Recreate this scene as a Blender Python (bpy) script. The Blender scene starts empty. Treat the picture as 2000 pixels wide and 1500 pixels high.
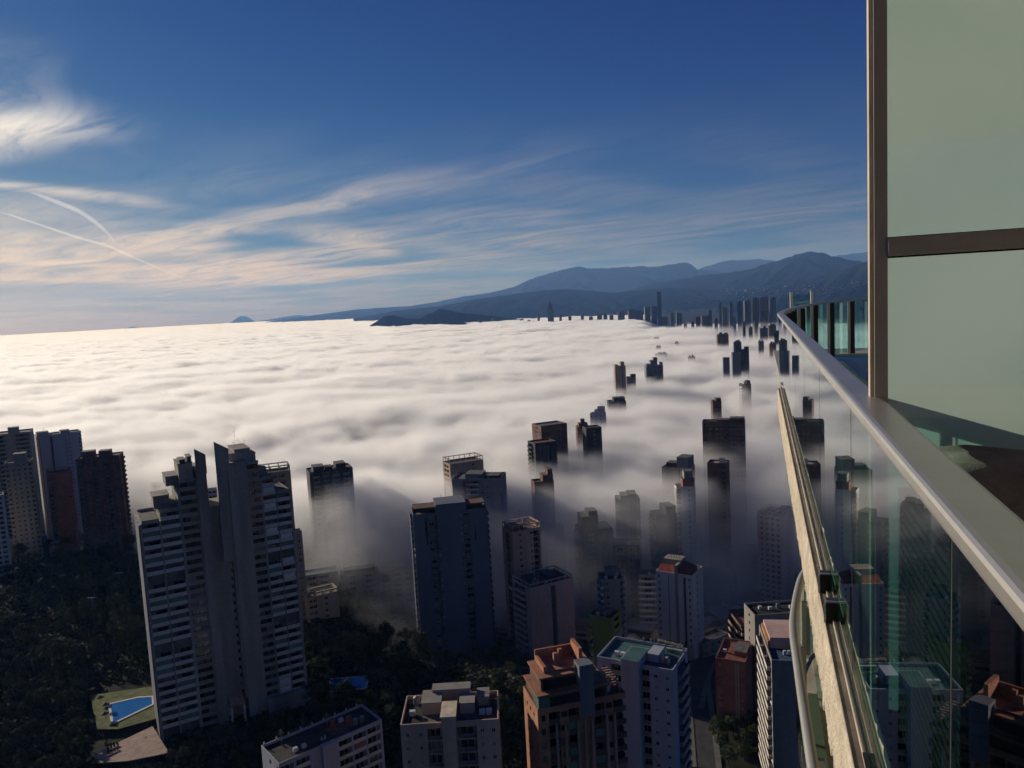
import bpy, bmesh, math, random
import numpy as np
from mathutils import Vector, Matrix, noise as mnoise

scene = bpy.context.scene
COL = scene.collection
R = math.radians

# ------------------------------------------------------------------ camera
CAM_Z = 190.0
FPX = 1503.0                       # focal length in pixels of the 2000 px photograph
PITCH, ROLL = R(5.85), R(3.0)
_R = Vector((1, 0, 0)); _U = Vector((0, math.sin(PITCH), math.cos(PITCH)))
CF = Vector((0, math.cos(PITCH), -math.sin(PITCH)))
CX = _R * math.cos(ROLL) - _U * math.sin(ROLL)
CY = _R * math.sin(ROLL) + _U * math.cos(ROLL)
CAM = Vector((0, 0, CAM_Z))
cam_data = bpy.data.cameras.new("camera")
cam = bpy.data.objects.new("camera", cam_data); COL.objects.link(cam)
cam.matrix_world = Matrix(((CX.x, CY.x, -CF.x, CAM.x), (CX.y, CY.y, -CF.y, CAM.y), (CX.z, CY.z, -CF.z, CAM.z), (0, 0, 0, 1)))
cam_data.sensor_width = 36.0
cam_data.lens = 36.0 * FPX / 2000.0
cam_data.clip_start = 0.05
cam_data.clip_end = 200000.0
scene.camera = cam

# ------------------------------------------------------------------ sun, sky, exposure
SUN_AZ, SUN_EL = R(-51.0), R(16.5)         # azimuth from +Y towards +X
SUN = Vector((math.sin(SUN_AZ) * math.cos(SUN_EL), math.cos(SUN_AZ) * math.cos(SUN_EL), math.sin(SUN_EL)))
sun_data = bpy.data.lights.new("sun", 'SUN')
sun_data.energy = 3.4
sun_data.angle = R(0.53)
sun_data.color = (1.0, 0.915, 0.82)
sun = bpy.data.objects.new("sun", sun_data); COL.objects.link(sun)
sun.rotation_euler = SUN.to_track_quat('Z', 'Y').to_euler()
sun.location = (0, 0, 400)

scene.view_settings.view_transform = 'Standard'
scene.view_settings.look = 'None'
scene.view_settings.exposure = 0.5
scene.view_settings.gamma = 1.0
scene.view_settings.use_curve_mapping = False

cy = scene.cycles
cy.use_denoising = True
cy.max_bounces = 8
cy.diffuse_bounces = 2
cy.glossy_bounces = 3
cy.transmission_bounces = 6
cy.transparent_max_bounces = 48
cy.volume_bounces = 3
cy.volume_step_rate = 1.25
cy.volume_max_steps = 200
cy.sample_clamp_indirect = 4.0
cy.use_adaptive_sampling = True
cy.adaptive_threshold = 0.03
# ------------------------------------------------------------------ world: Nishita sky with cirrus
class NT:
    """small helper that writes node trees as expressions"""
    def __init__(self, tree):
        self.t = tree; self.n = tree.nodes; self.l = tree.links
    def node(self, typ, **kw):
        nd = self.n.new(typ)
        for k, v in kw.items():
            setattr(nd, k, v)
        return nd
    def put(self, sock, v):
        if hasattr(v, 'is_output') or isinstance(v, bpy.types.NodeSocket):
            self.l.new(v, sock)
        elif v is not None:
            sock.default_value = v
    def m(self, op, a, b=None, c=None, clamp=False):
        nd = self.n.new('ShaderNodeMath'); nd.operation = op; nd.use_clamp = clamp
        self.put(nd.inputs[0], a)
        if b is not None: self.put(nd.inputs[1], b)
        if c is not None: self.put(nd.inputs[2], c)
        return nd.outputs[0]
    def smooth(self, v, lo, hi, a=0.0, b=1.0):
        nd = self.n.new('ShaderNodeMapRange'); nd.interpolation_type = 'SMOOTHSTEP'
        self.put(nd.inputs['Value'], v)
        for k, x in (('From Min', lo), ('From Max', hi), ('To Min', a), ('To Max', b)):
            nd.inputs[k].default_value = x
        return nd.outputs[0]
    def comb(self, x, y, z):
        nd = self.n.new('ShaderNodeCombineXYZ')
        for s, v in zip(nd.inputs, (x, y, z)): self.put(s, v)
        return nd.outputs[0]
    def noise(self, vec, scale, detail=4.0, rough=0.5, dist=0.0, out='Fac'):
        nd = self.n.new('ShaderNodeTexNoise')
        if vec is not None: self.put(nd.inputs['Vector'], vec)
        nd.inputs['Scale'].default_value = scale; nd.inputs['Detail'].default_value = detail
        nd.inputs['Roughness'].default_value = rough; nd.inputs['Distortion'].default_value = dist
        return nd.outputs[out]
    def mix(self, fac, a, b, blend='MIX'):
        nd = self.n.new('ShaderNodeMix'); nd.data_type = 'RGBA'; nd.blend_type = blend
        nd.clamp_factor = True
        self.put(nd.inputs[0], fac); self.put(nd.inputs[6], a); self.put(nd.inputs[7], b)
        return nd.outputs[2]

def pix_dir(px, py):
    d = CX * ((px - 1000.0) / FPX) - CY * ((py - 750.0) / FPX) + CF
    return d.normalized()
def pix_at(px, py, dist):
    """point on the ray of a photograph pixel at a horizontal distance from the camera"""
    d = pix_dir(px, py)
    return CAM + d * (dist / math.hypot(d.x, d.y))
def pix_z(px, py, z):
    d = pix_dir(px, py)
    return CAM + d * ((z - CAM_Z) / d.z)

world = bpy.data.worlds.new("World"); scene.world = world
world.use_nodes = True
wt = NT(world.node_tree)
for nd in list(wt.n): wt.n.remove(nd)
w_out = wt.node('ShaderNodeOutputWorld'); w_bg = wt.node('ShaderNodeBackground')
sky = wt.node('ShaderNodeTexSky', sky_type='NISHITA')
sky.sun_disc = False
sky.sun_elevation = SUN_EL
sky.sun_rotation = SUN_AZ
sky.altitude = 190.0
sky.air_density = 1.0; sky.dust_density = 0.35; sky.ozone_density = 3.0
wt.l.new(w_bg.outputs[0], w_out.inputs[0])
# direction of the view ray, projected on a cloud sheet high above
tc = wt.node('ShaderNodeTexCoord')
sep = wt.node('ShaderNodeSeparateXYZ'); wt.l.new(tc.outputs['Generated'], sep.inputs[0])
dx, dy, dz = sep.outputs
dzc = wt.m('MAXIMUM', wt.m('ADD', dz, 0.035), 0.02)     # the earth's curve keeps the sheet finite at the horizon
CU, CV = wt.m('DIVIDE', dx, dzc), wt.m('DIVIDE', dy, dzc)
def cloud_uv(px, py):
    d = pix_dir(px, py); k = max(d.z + 0.035, 0.02)
    return d.x / k, d.y / k
# shared noise: long fibres of ice drawn out by the wind, and a slow warp that bends every streak
F_ANG = -0.68
fu = wt.m('ADD', wt.m('MULTIPLY', CU, math.cos(F_ANG)), wt.m('MULTIPLY', CV, math.sin(F_ANG)))
fv = wt.m('SUBTRACT', wt.m('MULTIPLY', CV, math.cos(F_ANG)), wt.m('MULTIPLY', CU, math.sin(F_ANG)))
warp = wt.noise(wt.comb(CU, CV, 2.0), 0.55, 2.0, 0.5)
warp0 = wt.m('SUBTRACT', warp, 0.5)
fibre = wt.noise(wt.comb(wt.m('MULTIPLY', fu, 1.0), wt.m('ADD', wt.m('MULTIPLY', fv, 3.6), wt.m('MULTIPLY', warp0, 4.5)), 5.0), 1.0, 7.0, 0.66, 0.5)
def cloud_streak(p0, p1, w, lo=0.38, hi=0.75, soft=0.25, wob=1.2, bend=0.0):
    """a fibrous streak of cirrus between two places of the sheet (given by where they stand in the sky)"""
    (u0, v0), (u1, v1) = cloud_uv(*p0), cloud_uv(*p1)
    L = math.hypot(u1 - u0, v1 - v0); ex, ey = (u1 - u0) / L, (v1 - v0) / L
    a = wt.m('ADD', wt.m('MULTIPLY', wt.m('SUBTRACT', CU, u0), ex), wt.m('MULTIPLY', wt.m('SUBTRACT', CV, v0), ey))
    b = wt.m('SUBTRACT', wt.m('MULTIPLY', wt.m('SUBTRACT', CV, v0), ex), wt.m('MULTIPLY', wt.m('SUBTRACT', CU, u0), ey))
    bb = wt.m('ABSOLUTE', wt.m('MULTIPLY_ADD', warp0, w * wob * 2.0, b))
    mask = wt.smooth(bb, w * soft, w, 1.0, 0.0)
    ends = wt.m('MULTIPLY', wt.smooth(a, -0.15 * L, 0.2 * L), wt.smooth(a, 0.7 * L, 1.1 * L, 1.0, 0.0))
    return wt.m('MULTIPLY', wt.m('MULTIPLY', mask, ends), wt.smooth(fibre, lo, hi))
# cirrus: named streaks where the sky shows them, and the same thin veil all over the rest of the sky
low = wt.smooth(dz, 0.02, 0.26, 1.0, 0.0)                       # the sheet thickens with the slant of the ray
veil = wt.m('MULTIPLY', wt.smooth(warp, 0.30, 0.62), wt.m('ADD', 0.25, wt.m('MULTIPLY', wt.smooth(fibre, 0.3, 0.7), 0.75)))
veil = wt.m('MULTIPLY', veil, wt.m('MULTIPLY', low, 0.38))
streaks = [cloud_streak((-80, 560), (1030, 312), 0.50, 0.20, 0.66, 0.0, 0.5),
           cloud_streak((-500, 300), (190, 215), 0.62, 0.26, 0.62, 0.0, 0.8),
           cloud_streak((-100, 348), (360, 406), 0.26, 0.25, 0.65, 0.0),
           cloud_streak((440, 556), (800, 452), 0.70, 0.28, 0.68, 0.0),
           cloud_streak((615, 446), (775, 506), 0.40, 0.15, 0.6, 0.0),
           cloud_streak((560, 556), (1000, 486), 0.60, 0.25, 0.65, 0.0),
           cloud_streak((760, 530), (1300, 415), 2.0, 0.18, 0.85, 0.0),
           cloud_streak((1150, 490), (1700, 395), 0.6, 0.3, 0.8, 0.0),
           cloud_streak((-300, 440), (560, 560), 2.6, 0.08, 0.66, 0.0),
           cloud_streak((-300, 120), (140, 150), 0.5, 0.32, 0.85, 0.0)]
wgt = [0.62, 1.0, 0.55, 0.55, 0.60, 0.48, 0.42, 0.14, 0.85, 0.25]
cl = veil
for s_, w_ in zip(streaks, wgt):
    s_ = wt.m('MULTIPLY', s_, w_)
    cl = wt.m('SUBTRACT', 1.0, wt.m('MULTIPLY', wt.m('SUBTRACT', 1.0, cl), wt.m('SUBTRACT', 1.0, s_)))
cl = wt.m('MULTIPLY', cl, wt.smooth(dz, -0.02, 0.02), clamp=True)
# ice clouds scatter sunlight forward: brightness follows the angle to the sun
dot = wt.m('ADD', wt.m('ADD', wt.m('MULTIPLY', dx, SUN.x), wt.m('MULTIPLY', dy, SUN.y)), wt.m('MULTIPLY', dz, SUN.z))
glow = wt.m('POWER', wt.m('MAXIMUM', wt.m('MULTIPLY', wt.m('ADD', dot, 1.0), 0.5), 0.0), 5.0)
cb = wt.m('ADD', 0.20, wt.m('MULTIPLY', glow, 0.56))
cwarm = wt.mix(wt.smooth(dz, 0.02, 0.30), (1.0, 0.78, 0.58, 1), (1.0, 0.96, 0.91, 1))
ccol = wt.node('ShaderNodeVectorMath', operation='SCALE'); wt.l.new(cwarm, ccol.inputs[0]); wt.l.new(cb, ccol.inputs['Scale'])
# the clear winter sky is deeper than the standard atmosphere: steeper response per channel
SKY_STRENGTH = 0.09
sepc = wt.node('ShaderNodeSeparateColor'); wt.l.new(sky.outputs[0], sepc.inputs[0])
SKY_K = 0.09
def chan(sock, p, k):
    v = wt.m('MULTIPLY', wt.m('POWER', wt.m('MULTIPLY', sock, SKY_K), p), k)
    v = wt.m('DIVIDE', v, wt.m('ADD', 1.0, wt.m('MULTIPLY', v, 2.0)))     # soft shoulder round the sun
    return wt.m('DIVIDE', v, SKY_K)
combc = wt.node('ShaderNodeCombineColor')
for i, (p_, k_) in enumerate(((2.1, 0.29), (1.75, 0.35), (1.28, 0.53))):
    wt.l.new(chan(sepc.outputs[i], p_, k_), combc.inputs[i])
cls = wt.node('ShaderNodeVectorMath', operation='SCALE'); wt.l.new(ccol.outputs[0], cls.inputs[0]); cls.inputs['Scale'].default_value = 1.0 / SKY_STRENGTH
wt.l.new(wt.mix(cl, combc.outputs[0], cls.outputs[0]), w_bg.inputs[0])
w_bg.inputs[1].default_value = SKY_STRENGTH

world.cycles.sampling_method = 'MANUAL'; world.cycles.sample_map_resolution = 256
# ------------------------------------------------------------------ materials
MATS = {}
def mat(name, col, rough=0.8, var=0.25, scale=0.25, metal=0.0, bump=0.0, bscale=8.0, streak=False, spec=0.3, col2=None):
    """painted, stained or grainy surface: base colour broken up by noise in object space"""
    if name in MATS: return MATS[name]
    m = bpy.data.materials.new(name); m.use_nodes = True
    t = NT(m.node_tree); b = t.n['Principled BSDF']
    b.inputs['Roughness'].default_value = rough; b.inputs['Metallic'].default_value = metal
    b.inputs['Specular IOR Level'].default_value = spec
    tc_ = t.node('ShaderNodeTexCoord')
    sp = t.node('ShaderNodeSeparateXYZ'); t.l.new(tc_.outputs['Object'], sp.inputs[0])
    vec = t.comb(sp.outputs[0], sp.outputs[1], t.m('MULTIPLY', sp.outputs[2], 0.12 if streak else 1.0))
    n = t.noise(vec, scale, 5.0, 0.62)
    n2 = t.noise(tc_.outputs['Object'], scale * 9.0, 3.0, 0.6)
    f = t.m('ADD', t.m('MULTIPLY', n, 0.75), t.m('MULTIPLY', n2, 0.25))
    f = t.smooth(f, 0.32, 0.68)
    c2 = col2 if col2 else tuple(c * (1 - 1.6 * var) for c in col)
    c1 = tuple(min(1.0, c * (1 + 0.5 * var)) for c in col)
    t.l.new(t.mix(f, (*c2, 1), (*c1, 1)), b.inputs['Base Color'])
    if bump:
        bp = t.node('ShaderNodeBump'); bp.inputs['Strength'].default_value = bump; bp.inputs['Distance'].default_value = 0.02
        t.l.new(t.noise(tc_.outputs['Object'], bscale, 4.0, 0.6), bp.inputs['Height']); t.l.new(bp.outputs[0], b.inputs['Normal'])
    MATS[name] = m
    return m
def glass_dark(name, col=(0.012, 0.015, 0.02), rough=0.12):
    return mat(name, col, rough, 0.3, 0.4, spec=0.6)

# ------------------------------------------------------------------ mesh builder
class MB:
    def __init__(self): self.v = []; self.f = []; self.mi = []; self.cur = 0
    def add(self, vs, fs):
        o = len(self.v); self.v += [tuple(p) for p in vs]
        for f in fs: self.f.append(tuple(o + i for i in f)); self.mi.append(self.cur)
        return self
    def box(self, x0, x1, y0, y1, z0, z1):
        if x1 < x0: x0, x1 = x1, x0
        if y1 < y0: y0, y1 = y1, y0
        vs = [(x0, y0, z0), (x1, y0, z0), (x1, y1, z0), (x0, y1, z0), (x0, y0, z1), (x1, y0, z1), (x1, y1, z1), (x0, y1, z1)]
        return self.add(vs, [(0, 3, 2, 1), (4, 5, 6, 7), (0, 1, 5, 4), (1, 2, 6, 5), (2, 3, 7, 6), (3, 0, 4, 7)])
    def prism(self, poly, z0, z1):
        """poly counter-clockwise; z1 may be a list of heights"""
        n = len(poly); zt = z1 if isinstance(z1, (list, tuple)) else [z1] * n
        vs = [(x, y, z0) for x, y in poly] + [(x, y, z) for (x, y), z in zip(poly, zt)]
        fs = [tuple(range(n - 1, -1, -1)), tuple(range(n, 2 * n))] + [(i, (i + 1) % n, n + (i + 1) % n, n + i) for i in range(n)]
        return self.add(vs, fs)
    def cyl(self, x, y, z0, z1, r, n=8, r2=None):
        r2 = r if r2 is None else r2
        vs = [(x + r * math.cos(2 * math.pi * i / n), y + r * math.sin(2 * math.pi * i / n), z0) for i in range(n)]
        vs += [(x + r2 * math.cos(2 * math.pi * i / n), y + r2 * math.sin(2 * math.pi * i / n), z1) for i in range(n)]
        return self.add(vs, [tuple(range(n - 1, -1, -1)), tuple(range(n, 2 * n))] + [(i, (i + 1) % n, n + (i + 1) % n, n + i) for i in range(n)])
    def tube(self, pts, rad, n=8):
        pts = [Vector(p) for p in pts]; k = len(pts); rads = rad if isinstance(rad, (list, tuple)) else [rad] * k
        o = len(self.v); rings = []
        for i, p in enumerate(pts):
            d = (pts[min(i + 1, k - 1)] - pts[max(i - 1, 0)]).normalized()
            a = d.cross(Vector((0, 0, 1)) if abs(d.z) < 0.95 else Vector((1, 0, 0))).normalized(); b = a.cross(d)
            rings.append([p + (a * math.cos(2 * math.pi * j / n) + b * math.sin(2 * math.pi * j / n)) * rads[i] for j in range(n)])
        vs = [q for r_ in rings for q in r_]; fs = []
        for i in range(k - 1):
            for j in range(n):
                fs.append((i * n + j, (i + 1) * n + j, (i + 1) * n + (j + 1) % n, i * n + (j + 1) % n))
        fs += [tuple(range(n)), tuple(range(k * n - 1, (k - 1) * n - 1, -1))]
        return self.add(vs, fs)
    def mesh(self, name, mats, smooth=False):
        me = bpy.data.meshes.new(name); me.from_pydata(self.v, [], self.f)
        for m in (mats if isinstance(mats, (list, tuple)) else [mats]): me.materials.append(m)
        if any(self.mi): me.polygons.foreach_set("material_index", self.mi)
        if smooth: me.polygons.foreach_set("use_smooth", [True] * len(self.f))
        me.update()
        return me
    def build(self, name, mats, parent=None, smooth=False, **props):
        return obj(name, self.mesh(name, mats, smooth), parent, **props)
def obj(name, me, parent=None, loc=None, rot=None, **props):
    o = bpy.data.objects.new(name, me); COL.objects.link(o)
    if parent is not None: o.parent = parent
    if loc is not None: o.location = loc
    if rot is not None: o.rotation_euler = rot if isinstance(rot, (tuple, list)) else (0, 0, rot)
    for k, v in props.items(): o[k] = v
    return o
def tag(o, label=None, category=None, group=None, kind=None):
    for k, v in (("label", label), ("category", category), ("group", group), ("kind", kind)):
        if v: o[k] = v
    return o
def thing(name, label, category, loc=(0, 0, 0), rz=0.0, group=None):
    return tag(obj(name, None, None, loc, rz), label, category, group)

# ------------------------------------------------------------------ terrain
def sst(a, b, x):
    t = min(1.0, max(0.0, (x - a) / (b - a))); return t * t * (3 - 2 * t)
def lerp_tab(x, xs, ys):
    return float(np.interp(x, xs, ys))
def coast_x(y):
    return lerp_tab(y, [300, 423, 519, 700, 1250, 2400, 3600, 5000, 6000], [-40, -40, 0, 60, 200, 600, 1000, 300, -900])
def gz(x, y):
    right = 40 - 22 * sst(260, 430, y) - 9 * sst(450, 900, y)
    left = 47 - 9 * sst(430, 560, y) - 36 * sst(560, 760, y)
    k = sst(-95, -35, x)
    z = left * (1 - k) + right * k
    land = x - coast_x(y)
    if y > 420:
        sea = sst(-90, -260, land) * (sst(-40, 30, x + 60) if y < 620 else 1.0)
        z = z * (1 - sea) - 6 * sea
    if land > 500:
        z += (land - 500) * 0.022
    z += 1.2 * mnoise.noise(Vector((x * 0.012, y * 0.012, 0.0)))
    r = math.hypot(x, y)
    if r > 4500 and land > 0:
        z += 18 * sst(4500, 9000, r)
    return z

M_ground = mat('ground_soil', (0.040, 0.043, 0.030), 0.95, 0.45, 0.03, spec=0.05)
def make_ground():
    rs = [12 * (29500 / 12) ** (i / 219) for i in range(220)]
    az = [R(-78 + 156 * j / 199) for j in range(200)]
    vs = [(r * math.sin(a), r * math.cos(a), gz(r * math.sin(a), r * math.cos(a))) for r in rs for a in az]
    n = len(az)
    fs = [(i * n + j, i * n + j + 1, (i + 1) * n + j + 1, (i + 1) * n + j) for i in range(len(rs) - 1) for j in range(n - 1)]
    b = MB().add(vs, fs)
    return b.build('ground', M_ground, None, True, kind='structure')
make_ground()
M_sea = mat('sea_water', (0.012, 0.03, 0.045), 0.25, 0.2, 0.01)
MB().add([(-30000, 420, -1.5), (30000, 420, -1.5), (30000, 30000, -1.5), (-30000, 30000, -1.5)], [(0, 1, 2, 3)]).build('sea', M_sea, None, kind='structure')

# ------------------------------------------------------------------ hills behind the town
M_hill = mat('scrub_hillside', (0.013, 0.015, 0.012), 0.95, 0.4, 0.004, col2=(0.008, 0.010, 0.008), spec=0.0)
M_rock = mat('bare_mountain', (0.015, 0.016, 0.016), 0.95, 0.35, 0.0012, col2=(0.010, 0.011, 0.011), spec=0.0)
def ridge(name, pts, dist, label, m=M_hill, foot=0.72, zfoot=5.0, rough=0.35, step=5, seed=0.0, rows=26):
    xs = [p[0] for p in pts]; ys = [p[1] for p in pts]
    cols = int((xs[-1] - xs[0]) / step) + 1
    rid = []
    for c in range(cols + 1):
        px = xs[0] + (xs[-1] - xs[0]) * c / cols
        d = dist if not isinstance(dist, (tuple, list)) else dist[0] + (dist[1] - dist[0]) * c / cols
        py = lerp_tab(px, xs, ys)
        p = pix_at(px, py, d)
        rid.append((p, d))
    vs = []; fs = []
    for c, (p, d) in enumerate(rid):
        u = Vector((p.x, p.y, 0)).normalized()
        hgt = max(p.z - zfoot, 5.0)
        for r_ in range(rows + 1):
            s = r_ / rows
            q = Vector((p.x, p.y, 0)) - u * (d * (1 - foot) * (1 - s))
            nz = mnoise.fractal(Vector((q.x * 0.9 / hgt, q.y * 0.9 / hgt, seed)), 0.9, 2.1, 5)
            rav = abs(mnoise.noise(Vector((q.x * 0.7 / hgt, q.y * 0.35 / hgt, seed + 9))))
            z = zfoot + hgt * (s ** 1.25) + hgt * rough * (nz * 0.6 - rav * 0.9 + 0.2) * math.sin(math.pi * min(1, s * 1.02)) ** 0.8
            if s >= 0.999: z = p.z + hgt * (0.022 * mnoise.noise(Vector((c * 0.9, seed, 0))) + 0.03 * mnoise.noise(Vector((c * 0.23, seed, 3))))
            else: z = min(z, zfoot + hgt * (0.25 + 0.75 * s))
            vs.append((q.x, q.y, z))
        for s in (0.35, 1.0):
            q = Vector((p.x, p.y, 0)) + u * (d * 0.22 * s)
            vs.append((q.x, q.y, zfoot + hgt * (0.6 if s < 1 else -0.1)))
    n = rows + 3
    for c in range(len(rid) - 1):
        for r_ in range(n - 1):
            fs.append((c * n + r_, (c + 1) * n + r_, (c + 1) * n + r_ + 1, c * n + r_ + 1))
    return MB().add(vs, fs).build(name, m, None, True, kind='structure', label=label)
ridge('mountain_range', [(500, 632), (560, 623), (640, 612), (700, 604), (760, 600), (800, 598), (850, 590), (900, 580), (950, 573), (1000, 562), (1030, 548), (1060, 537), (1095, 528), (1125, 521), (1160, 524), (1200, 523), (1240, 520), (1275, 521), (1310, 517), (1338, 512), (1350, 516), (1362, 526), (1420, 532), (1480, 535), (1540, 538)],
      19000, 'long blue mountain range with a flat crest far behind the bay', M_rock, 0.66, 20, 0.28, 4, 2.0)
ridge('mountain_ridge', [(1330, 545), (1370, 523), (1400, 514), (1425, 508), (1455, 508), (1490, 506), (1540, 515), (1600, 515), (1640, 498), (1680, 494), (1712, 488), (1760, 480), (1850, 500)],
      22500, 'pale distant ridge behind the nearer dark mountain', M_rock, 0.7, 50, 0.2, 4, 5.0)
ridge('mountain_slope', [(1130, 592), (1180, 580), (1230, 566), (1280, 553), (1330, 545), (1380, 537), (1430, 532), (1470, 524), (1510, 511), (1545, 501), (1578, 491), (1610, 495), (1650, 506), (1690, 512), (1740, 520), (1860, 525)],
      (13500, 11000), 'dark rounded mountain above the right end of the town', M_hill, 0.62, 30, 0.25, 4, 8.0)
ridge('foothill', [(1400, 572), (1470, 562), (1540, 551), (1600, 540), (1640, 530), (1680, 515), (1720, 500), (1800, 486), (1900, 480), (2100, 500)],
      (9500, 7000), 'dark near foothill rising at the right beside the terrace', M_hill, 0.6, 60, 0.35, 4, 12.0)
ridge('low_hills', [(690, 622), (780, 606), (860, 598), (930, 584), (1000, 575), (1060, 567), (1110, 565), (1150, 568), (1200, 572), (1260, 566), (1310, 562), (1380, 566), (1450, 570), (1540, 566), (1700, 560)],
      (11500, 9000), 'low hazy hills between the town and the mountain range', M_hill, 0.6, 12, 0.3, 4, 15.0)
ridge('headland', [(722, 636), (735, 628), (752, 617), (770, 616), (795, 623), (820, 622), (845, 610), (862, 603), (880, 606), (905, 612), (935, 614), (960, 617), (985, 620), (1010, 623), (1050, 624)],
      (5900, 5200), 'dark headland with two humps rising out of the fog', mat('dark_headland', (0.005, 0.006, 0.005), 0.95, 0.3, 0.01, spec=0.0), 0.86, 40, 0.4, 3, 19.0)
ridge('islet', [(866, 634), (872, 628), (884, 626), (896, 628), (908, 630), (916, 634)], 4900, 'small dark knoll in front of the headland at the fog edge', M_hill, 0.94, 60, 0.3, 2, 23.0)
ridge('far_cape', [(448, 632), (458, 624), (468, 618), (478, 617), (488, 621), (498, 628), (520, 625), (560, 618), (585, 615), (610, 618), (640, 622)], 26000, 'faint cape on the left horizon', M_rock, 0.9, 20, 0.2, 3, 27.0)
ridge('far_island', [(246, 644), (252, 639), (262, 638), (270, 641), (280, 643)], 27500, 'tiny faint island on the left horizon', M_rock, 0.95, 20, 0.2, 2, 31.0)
# ------------------------------------------------------------------ fog over the sea and the town
def ss(a, b, x):
    t = np.clip((x - a) / (b - a), 0, 1); return t * t * (3 - 2 * t)
FOG_G, HAZE = 0.36, 4.2e-5
FX0, FX1, FY0, FY1, FC = -1900.0, 1100.0, 290.0, 2690.0, 8.0
FNX, FNY = int((FX1 - FX0) / FC), int((FY1 - FY0) / FC)
FZ0, FZ1, FNZ = 0.0, 125.0, 26
def fog_maps():
    xs = FX0 + (np.arange(FNX) + .5) * FC; ys = FY0 + (np.arange(FNY) + .5) * FC
    X, Y = np.meshgrid(xs, ys)
    coast = np.interp(Y, [300, 423, 519, 700, 1250, 2400, 3600], [20, 25, 50, 95, 230, 640, 1150])
    land = X - coast                                            # > 0 over the town
    front = np.interp(X, [-2600, -600, -330, -150, -100, -50, 0, 60, 140, 260, 500, 1500],
                         [900, 620, 545, 415, 382, 380, 372, 345, 345, 390, 480, 720])
    beyond = Y - front
    L = ss(-30, 140, land)
    far = ss(0, 1500, beyond)
    top_sea = 88 + 3 * ss(0, 600, beyond)
    top_land = 80 + 13 * ss(30, 220, beyond)
    top = top_sea * (1 - L) + top_land * L
    rise_ = ss(-35, 60, beyond); top = top * rise_ + 38 * (1 - rise_)
    sig = (0.055 * (1 - L) + (0.0092 + 0.032 * ss(70, 300, beyond)) * L) * (0.06 * ss(-75, -40, beyond) + 0.30 * ss(-20, 30, beyond) + 0.64 * ss(10, 100, beyond))
    hole = L * (1 - 0.65 * ss(60, 900, beyond))                                 # how far noise opens holes
    edge = np.minimum.reduce([ss(0, 150, X - FX0), ss(0, 150, FX1 - X), ss(0, 400, FY1 - Y)])
    for gx, gy, gr, gs, gt in ((-262, 492, 26, 0.016, 62), (-74, 372, 24, 0.010, 44), (-30, 385, 30, 0.008, 55)):   # stray puffs ahead of the bank
        e_ = np.exp(-((X - gx) ** 2 + (Y - gy) ** 2) / gr ** 2)
        sig = sig + gs * e_; top = np.where(e_ > 0.05, np.maximum(top, gt * np.minimum(1, e_ * 1.6)), top)
    town = ss(math.tan(R(12.5)), math.tan(R(15.5)), X / Y) * ss(1250, 1900, Y)
    edge = edge * (1 - 0.94 * town)
    return top.ravel(), (sig * edge).ravel(), hole.ravel()
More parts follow.
